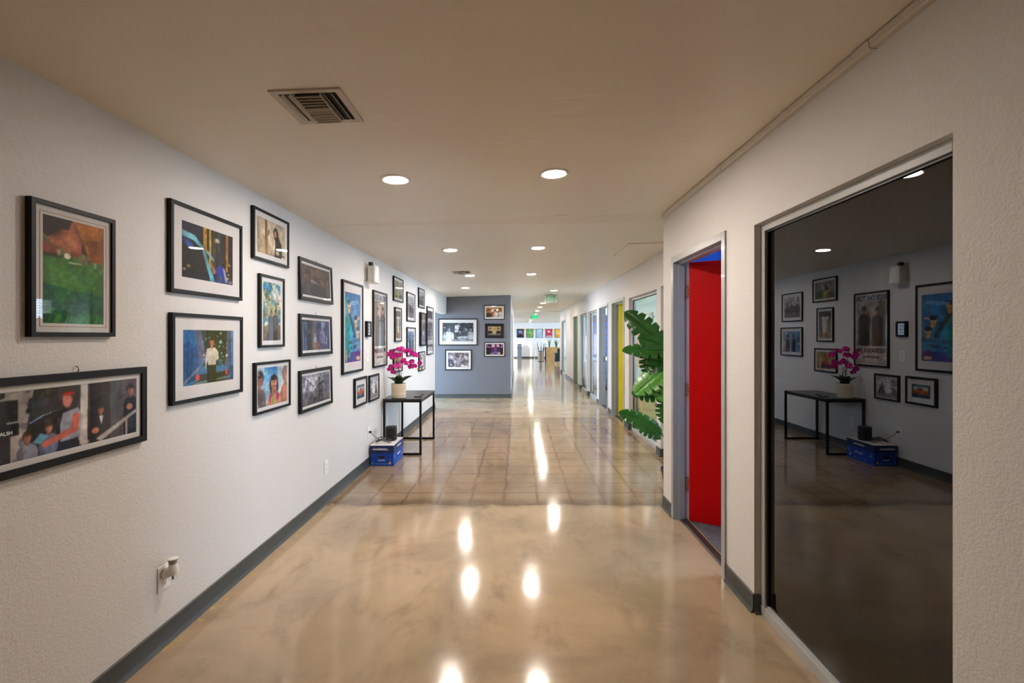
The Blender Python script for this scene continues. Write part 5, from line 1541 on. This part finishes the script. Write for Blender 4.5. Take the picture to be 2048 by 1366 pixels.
# ---------------------------------------------------------------- exit signs
def exit_sign(x, y, ztop, label, lit):
    e = empty('exit_sign', (x, y, ztop), label, 'exit sign')
    MB().box(-0.155, 0.155, -0.022, 0.022, -0.195, 0.0).build('housing', M['exit_housing'], e, bevel=0.006)
    MB().box(-0.115, 0.125, -0.0245, -0.022, -0.180, -0.012).build('face_panel', M['exit_green'] if lit else M['exit_panel'], e)
    text('lettering', 'EXIT', 0.155, M['exit_dark'] if lit else M['exit_dim'], e, (0.005, -0.0252, -0.098), (R(90), 0, 0), bold=0.004, sx=0.72)
    for s in (-1, 1):
        MB().prism([(s * 0.118, -0.098 + 0.0), (s * 0.150, -0.098 + 0.022), (s * 0.150, -0.098 - 0.022)][::(1 if s > 0 else -1)], -0.0245, -0.0222, 'y').build('arrow', M['exit_dark'] if lit else M['exit_dim'], e)
        if not lit:
            MB().lathe([(0.018, -0.03), (0.026, -0.01), (0.026, 0.015), (0.014, 0.03)], (s * 0.185, 0, -0.095), 16, axis='y').build('lamp_head', M['exit_housing'], e, smooth=True)
            MB().tube([(s * 0.15, 0, -0.095), (s * 0.17, 0, -0.095)], 0.006, 6).build('lamp_arm', M['exit_housing'], e)
    gap = 0.06
    MB().box(-0.06, 0.06, -0.03, 0.03, 0.0, 0.012).build('canopy', M['exit_housing'], e)
    return e


exit_sign(0.785, 11.38, zc(0.785, 11) - 0.013, 'nearer exit sign with two lamp heads on the ceiling', False)
exit_sign(0.715, 20.7, zc(0.785, 19) - 0.075, 'far bright green exit sign at the lounge entrance', True)
MB().box(-0.02, 0.02, -0.02, 0.02, 0.0, 0.08).build('hanger', M['exit_housing'], [o for o in bpy.data.objects if o.name.startswith('exit_sign')][-1])

# ---------------------------------------------------------------- lounge furniture
e = empty('recycling_bin', (0.10, 31.35, 0), 'tall grey plastic bin against the lounge wall', 'bin')
m = MB(); m.prism(rsq(0.15, 0.03), 0.0, 0.62); m.build('body', M['bin_grey'], e, bevel=0.005)
m = MB(); m.prism(rsq(0.165, 0.03), 0.62, 0.70); m.build('rim', M['bin_grey'], e, bevel=0.005)
m = MB()
m.add([(-0.16, -0.16, 0.70), (0.16, -0.16, 0.70), (0.16, 0.16, 0.70), (-0.16, 0.16, 0.70), (-0.12, -0.04, 0.98), (0.12, -0.04, 0.98), (0.12, 0.10, 0.98), (-0.12, 0.10, 0.98)],
      [(0, 3, 2, 1), (4, 5, 6, 7), (0, 1, 5, 4), (1, 2, 6, 5), (2, 3, 7, 6), (3, 0, 4, 7)])
m.build('lid', M['bin_lid'], e, bevel=0.02)
MB().obox((0, -0.125, 0.83), (0.09, 0, 0), (0, 0.035, 0.085), (0, -0.003, 0.001)).build('flap', M['bin_grey'], e)

e = empty('steel_canister', (1.345, 27.5, 0), 'stainless steel canister holding rolled umbrellas', 'canister')
MB().lathe([(0.172, 0.0), (0.178, 0.01), (0.178, 0.60), (0.182, 0.605), (0.182, 0.64), (0.170, 0.642), (0.168, 0.5)], n=36, cap1=False).build('drum', M['steel'], e, smooth=True)
MB().lathe([(0.179, 0.0), (0.180, 0.03), (0.178, 0.032)], n=36, cap1=False).build('base_band', M['black_plastic'], e, smooth=True)
MB().lathe([(0.1795, 0.585), (0.1845, 0.59), (0.1845, 0.625), (0.1795, 0.63)], n=36, cap0=False, cap1=False).build('dark_band', M['black_plastic'], e, smooth=True)
UM = [(-0.05, 0.02, -0.30, 1.12, 'umb_brown', 'brown rolled umbrella leaning left in the steel canister'), (0.03, 0.05, -0.04, 1.10, 'umb_grey', 'upright grey rolled umbrella in the steel canister'),
      (0.09, 0.0, 0.16, 1.08, 'charcoal', 'charcoal rolled umbrella leaning right in the steel canister'), (0.06, -0.06, 0.34, 1.02, 'umb_grey', 'grey rolled umbrella tilted furthest right in the canister')]
for dx, dy, ln, h_, mt, lab in UM:
    q = empty('umbrella', (1.345 + dx * 0.5, 27.5 + dy, 0.05), lab, 'umbrella', 'umbrellas in the canister')
    top = Vector((dx * 0.5 + ln * 0.55, 0, h_ - 0.05))
    top.x = max(-0.145 - (0 if h_ < .7 else 0.12), min(0.3, top.x))
    MB().tube([(0, 0, 0), top * 0.30, top * 0.7, top * 0.86], [0.006, 0.030, 0.026, 0.012], 10).build('canopy', M[mt], q, smooth=True)
    MB().tube([top * 0.86, top * 0.97, top + Vector((0.02, 0, 0.0)), top + Vector((0.045, 0, -0.02))], 0.011, 8).build('handle', M['black_plastic'], q, smooth=True)

e = empty('wooden_planter', (2.35, 27.9, 0), 'pine plank planter box with black end in the lounge', 'planter')
for k in range(8):
    z0 = 0.005 + k * 0.104
    o = MB().box(-0.70, 0.9, -0.02, 0.0, z0, z0 + 0.100).build('plank', M['wood'], e, (0, -0.20 + 0.003 * (k % 2), 0), bevel=0.003)
for k in range(8):
    z0 = 0.005 + k * 0.104
    MB().box(-0.70, 0.9, 0.0, 0.02, z0, z0 + 0.100).build('plank', M['wood'], e, (0, 0.20, 0))
MB().box(-0.745, -0.702, -0.222, 0.222, 0, 0.84).build('end_panel', M['black_metal'], e)
MB().box(0.9, 0.94, -0.222, 0.222, 0, 0.84).build('end_panel', M['black_metal'], e)
MB().box(-0.70, 0.9, -0.198, 0.198, 0.70, 0.78).build('soil', M['soil'], e)


def snake(x, y, n, hgt, label, seed):
    q = empty('snake_plant', (x, y, 0.78), label, 'plant', 'snake plants in the planter')
    r_ = random.Random(seed)
    for k in range(n):
        az = r_.uniform(0, 2 * math.pi); ln = hgt * r_.uniform(0.6, 1.0); lean = r_.uniform(0.02, 0.22)
        rows = []
        for i in range(7):
            t = i / 6
            wv = 0.030 * (math.sin(math.pi * (0.25 + 0.73 * t)))
            c_ = Vector((math.cos(az) * (0.04 + lean * t * t * 0.9), math.sin(az) * (0.04 + lean * t * t * .5), ln * t))
            tw = az + 0.9 * t + 1.2
            sd = Vector((math.cos(tw), math.sin(tw), 0))
            nn = Vector((-sd.y, sd.x, 0))
            rows.append([c_ - sd * wv + nn * 0.008, c_, c_ + sd * wv + nn * 0.008])
        o = MB().grid(rows).build('leaf', M['snake_leaf'], q, smooth=True, angle=80)
        sm = o.modifiers.new('thick', 'SOLIDIFY'); sm.thickness = 0.004


snake(1.86, 27.85, 9, 0.60, 'snake plant at the left end of the wooden planter', 1)
snake(2.27, 27.85, 9, 0.62, 'snake plant beside the passage edge in the wooden planter', 5)

e = empty('lounge_armchair', (2.36, 24.9, 0), 'black armchair with chrome legs beside the wooden planter', 'chair')
MB().box(-0.40, -0.30, -0.36, 0.36, 0.14, 0.60).build('armrest', M['charcoal'], e, bevel=0.02)
MB().box(0.30, 0.40, -0.36, 0.36, 0.14, 0.60).build('armrest', M['charcoal'], e, bevel=0.02)
MB().box(-0.295, 0.295, -0.30, 0.36, 0.16, 0.44).build('seat', M['charcoal'], e, bevel=0.03)
MB().obox((0, -0.27, 0.60), (0.30, 0, 0), (0, 0.075, 0.02), (0, -0.06, 0.24)).build('backrest', M['charcoal'], e, bevel=0.03)
for sx in (-0.36, 0.36):
    for sy in (-0.32, 0.32):
        MB().tube([(sx, sy, 0), (sx, sy, 0.15)], 0.011, 8).build('leg', M['chrome'], e, smooth=True)

def stool(x, y, label):
    e = empty('wire_stool', (x, y, 0), label, 'stool', 'wire bar stools')
    m = MB()
    m.lathe([(0.17, 0.70), (0.18, 0.71), (0.17, 0.72)], n=20); m.build('seat', M['steel'], e, smooth=True)
    for k in range(4):
        a = R(45 + 90 * k)
        MB().tube([(0.15 * math.cos(a), 0.15 * math.sin(a), 0.70), (0.23 * math.cos(a), 0.23 * math.sin(a), 0.0)], 0.010, 6).build('leg', M['steel'], e, smooth=True)
    ring = [(0.205 * math.cos(R(15 * k)), 0.205 * math.sin(R(15 * k)), 0.25) for k in range(25)]
    MB().tube(ring, 0.007, 6).build('foot_ring', M['steel'], e, smooth=True)
    for k in range(7):
        a = R(30 + 20 * k)
        MB().tube([(0.17 * math.cos(a), 0.17 * math.sin(a), 0.71), (0.21 * math.cos(a), 0.21 * math.sin(a), 0.95)], 0.006, 6).build('back_wire', M['steel'], e, smooth=True)
    MB().tube([(0.21 * math.cos(R(25 + 10 * k)), 0.21 * math.sin(R(25 + 10 * k)), 0.955) for k in range(14)], 0.008, 6).build('back_rail', M['steel'], e, smooth=True)
stool(1.18, 29.4, 'wire bar stool left of the steel canister')
stool(1.75, 29.8, 'wire bar stool behind the steel canister')
stool(2.35, 29.9, 'wire bar stool behind the snake plants')

# ---------------------------------------------------------------- offices seen through the glass
e = empty('office_chair', (2.28, 6.75, 0), 'blue grey office chair seen through the plant window', 'chair')
MB().box(-0.25, 0.25, -0.25, 0.25, 0.44, 0.52).build('seat', M['blue_seat'], e, bevel=0.03)
MB().obox((0.0, 0.26, 0.84), (0.24, 0, 0), (0, 0.035, 0.0), (0, 0.06, 0.30)).build('backrest', M['blue_seat'], e, bevel=0.03)
MB().tube([(0, 0, 0.08), (0, 0, 0.44)], 0.03, 12).build('gas_column', M['black_metal'], e, smooth=True)
for k in range(5):
    a = R(72 * k)
    MB().tube([(0, 0, 0.10), (0.28 * math.cos(a), 0.28 * math.sin(a), 0.055)], 0.018, 8).build('base_arm', M['black_metal'], e, smooth=True)
    MB().lathe([(0.025, -0.012), (0.025, 0.012)], (0.28 * math.cos(a), 0.28 * math.sin(a), 0.034), 12, axis='x').build('caster', M['black_plastic'], e, smooth=True)
e = empty('wall_hanging', (2.06, 7.597, 1.0), 'orange and white textile hanging seen through the plant window', 'wall hanging')
for k in range(6):
    MB().box(-0.15 + k * 0.042, -0.112 + k * 0.042, -0.016, -0.006, 0.0 if k < 3 else 0.20 + 0.05 * k, 0.84 if k < 4 else 0.62).build('textile_panel', M['art_orange'] if k < 3 else M['art_white'], e)
MB().tube([(-0.17, -0.012, 0.85), (0.12, -0.012, 0.85)], 0.009, 8).build('hanging_rod', M['wood'], e, smooth=True)
e = empty('wooden_pole', (2.185, 7.55, 0), 'slender wooden pole leaning on the pale green office wall', 'pole')
MB().tube([(0, -0.1, 0.008), (0, 0.03, 1.86)], 0.012, 8).build('shaft', M['wood'], e, smooth=True)
MB().lathe([(0.016, 1.86), (0.018, 1.875), (0.010, 1.885)], (0, 0.03, 0), 10).build('knob', M['wood'], e, smooth=True)
e = empty('yellow_cabinet', (2.04, 7.42, 0.008), 'pale yellow low cabinet behind the plant window', 'cabinet')
MB().box(-0.12, 0.12, -0.16, 0.17, 0.05, 0.62).build('carcass', M['yellow_cab'], e, bevel=0.004)
for k in range(2):
    o = MB().box(-0.115, 0.115, -0.176, -0.161, 0.06 + k * 0.28, 0.33 + k * 0.28).build('drawer', M['yellow_cab'], e)
    MB().tube([(-0.04, -0.186, 0.25 + k * 0.28), (0.04, -0.186, 0.25 + k * 0.28)], 0.005, 6).build('handle', M['steel'], o)
MB().box(-0.11, 0.11, -0.15, 0.16, 0.0, 0.05).build('plinth', M['black_plastic'], e)
# blinds in the yellow office window
e = empty('window_blind', (3.965, 6.18, 2.10), 'white slatted blind on the office window', 'blind')
sl = MB().obox((0, 0, 0), (0.012, 0, 0.005), (0, 1.30, 0), (-0.0003, 0, 0.0006)).mesh('slat', M['blind'])
MB().box(-0.02, 0.02, -1.32, 1.32, -0.03, 0.015).build('head_rail', M['blind'], e)
for k in range(28):
    link_mesh('slat', sl, e, (0, 0, -0.05 - k * 0.040))
for yy in (-0.8, 0.8):
    MB().tube([(0, yy, -0.03), (0, yy, -1.15)], 0.0015, 4).build('ladder_cord', M['blind'], e)
e = empty('desk', (3.5, 11.4, 0), 'pale desk with blue panel seen through the paired windows', 'desk')
MB().box(-0.4, 0.4, -0.9, 0.9, 0.71, 0.74).build('desktop', M['mat_white'], e, bevel=0.003)
for sy in (-0.85, 0.85):
    MB().box(-0.36, 0.36, sy - 0.02, sy + 0.02, 0.008, 0.71).build('panel_leg', M['mat_white'], e)
MB().box(-0.36, -0.33, -0.82, 0.82, 0.25, 0.70).build('modesty_panel', M['blue_seat'], e)
e = empty('sofa', (2.7, 13.15, 0), 'blue grey sofa behind the second paired window', 'sofa')
MB().box(-0.7, 0.7, -0.38, 0.30, 0.12, 0.42).build('seat', M['blue_seat'], e, bevel=0.04)
MB().box(-0.7, 0.7, 0.22, 0.40, 0.12, 0.80).build('backrest', M['blue_seat'], e, bevel=0.04)
for sx in (-0.62, 0.62):
    for sy in (-0.3, 0.32): MB().tube([(sx, sy, 0.008), (sx, sy, 0.13)], 0.02, 8).build('leg', M['black_metal'], e)
e = empty('blue_wall_poster', (2.35, 13.555, 1.5), 'dark blue wall poster glimpsed through the dark doorway', 'poster')
MB().box(-0.4, 0.4, -0.02, -0.004, -0.6, 0.6).build('panel', M['box_navy'], e)
m = MB()
for k in range(5): m.box(-0.34, 0.34, -0.022, -0.020, -0.5 + k * 0.2, -0.42 + k * 0.2)
m.build('stripes', M['box_blue'], e)
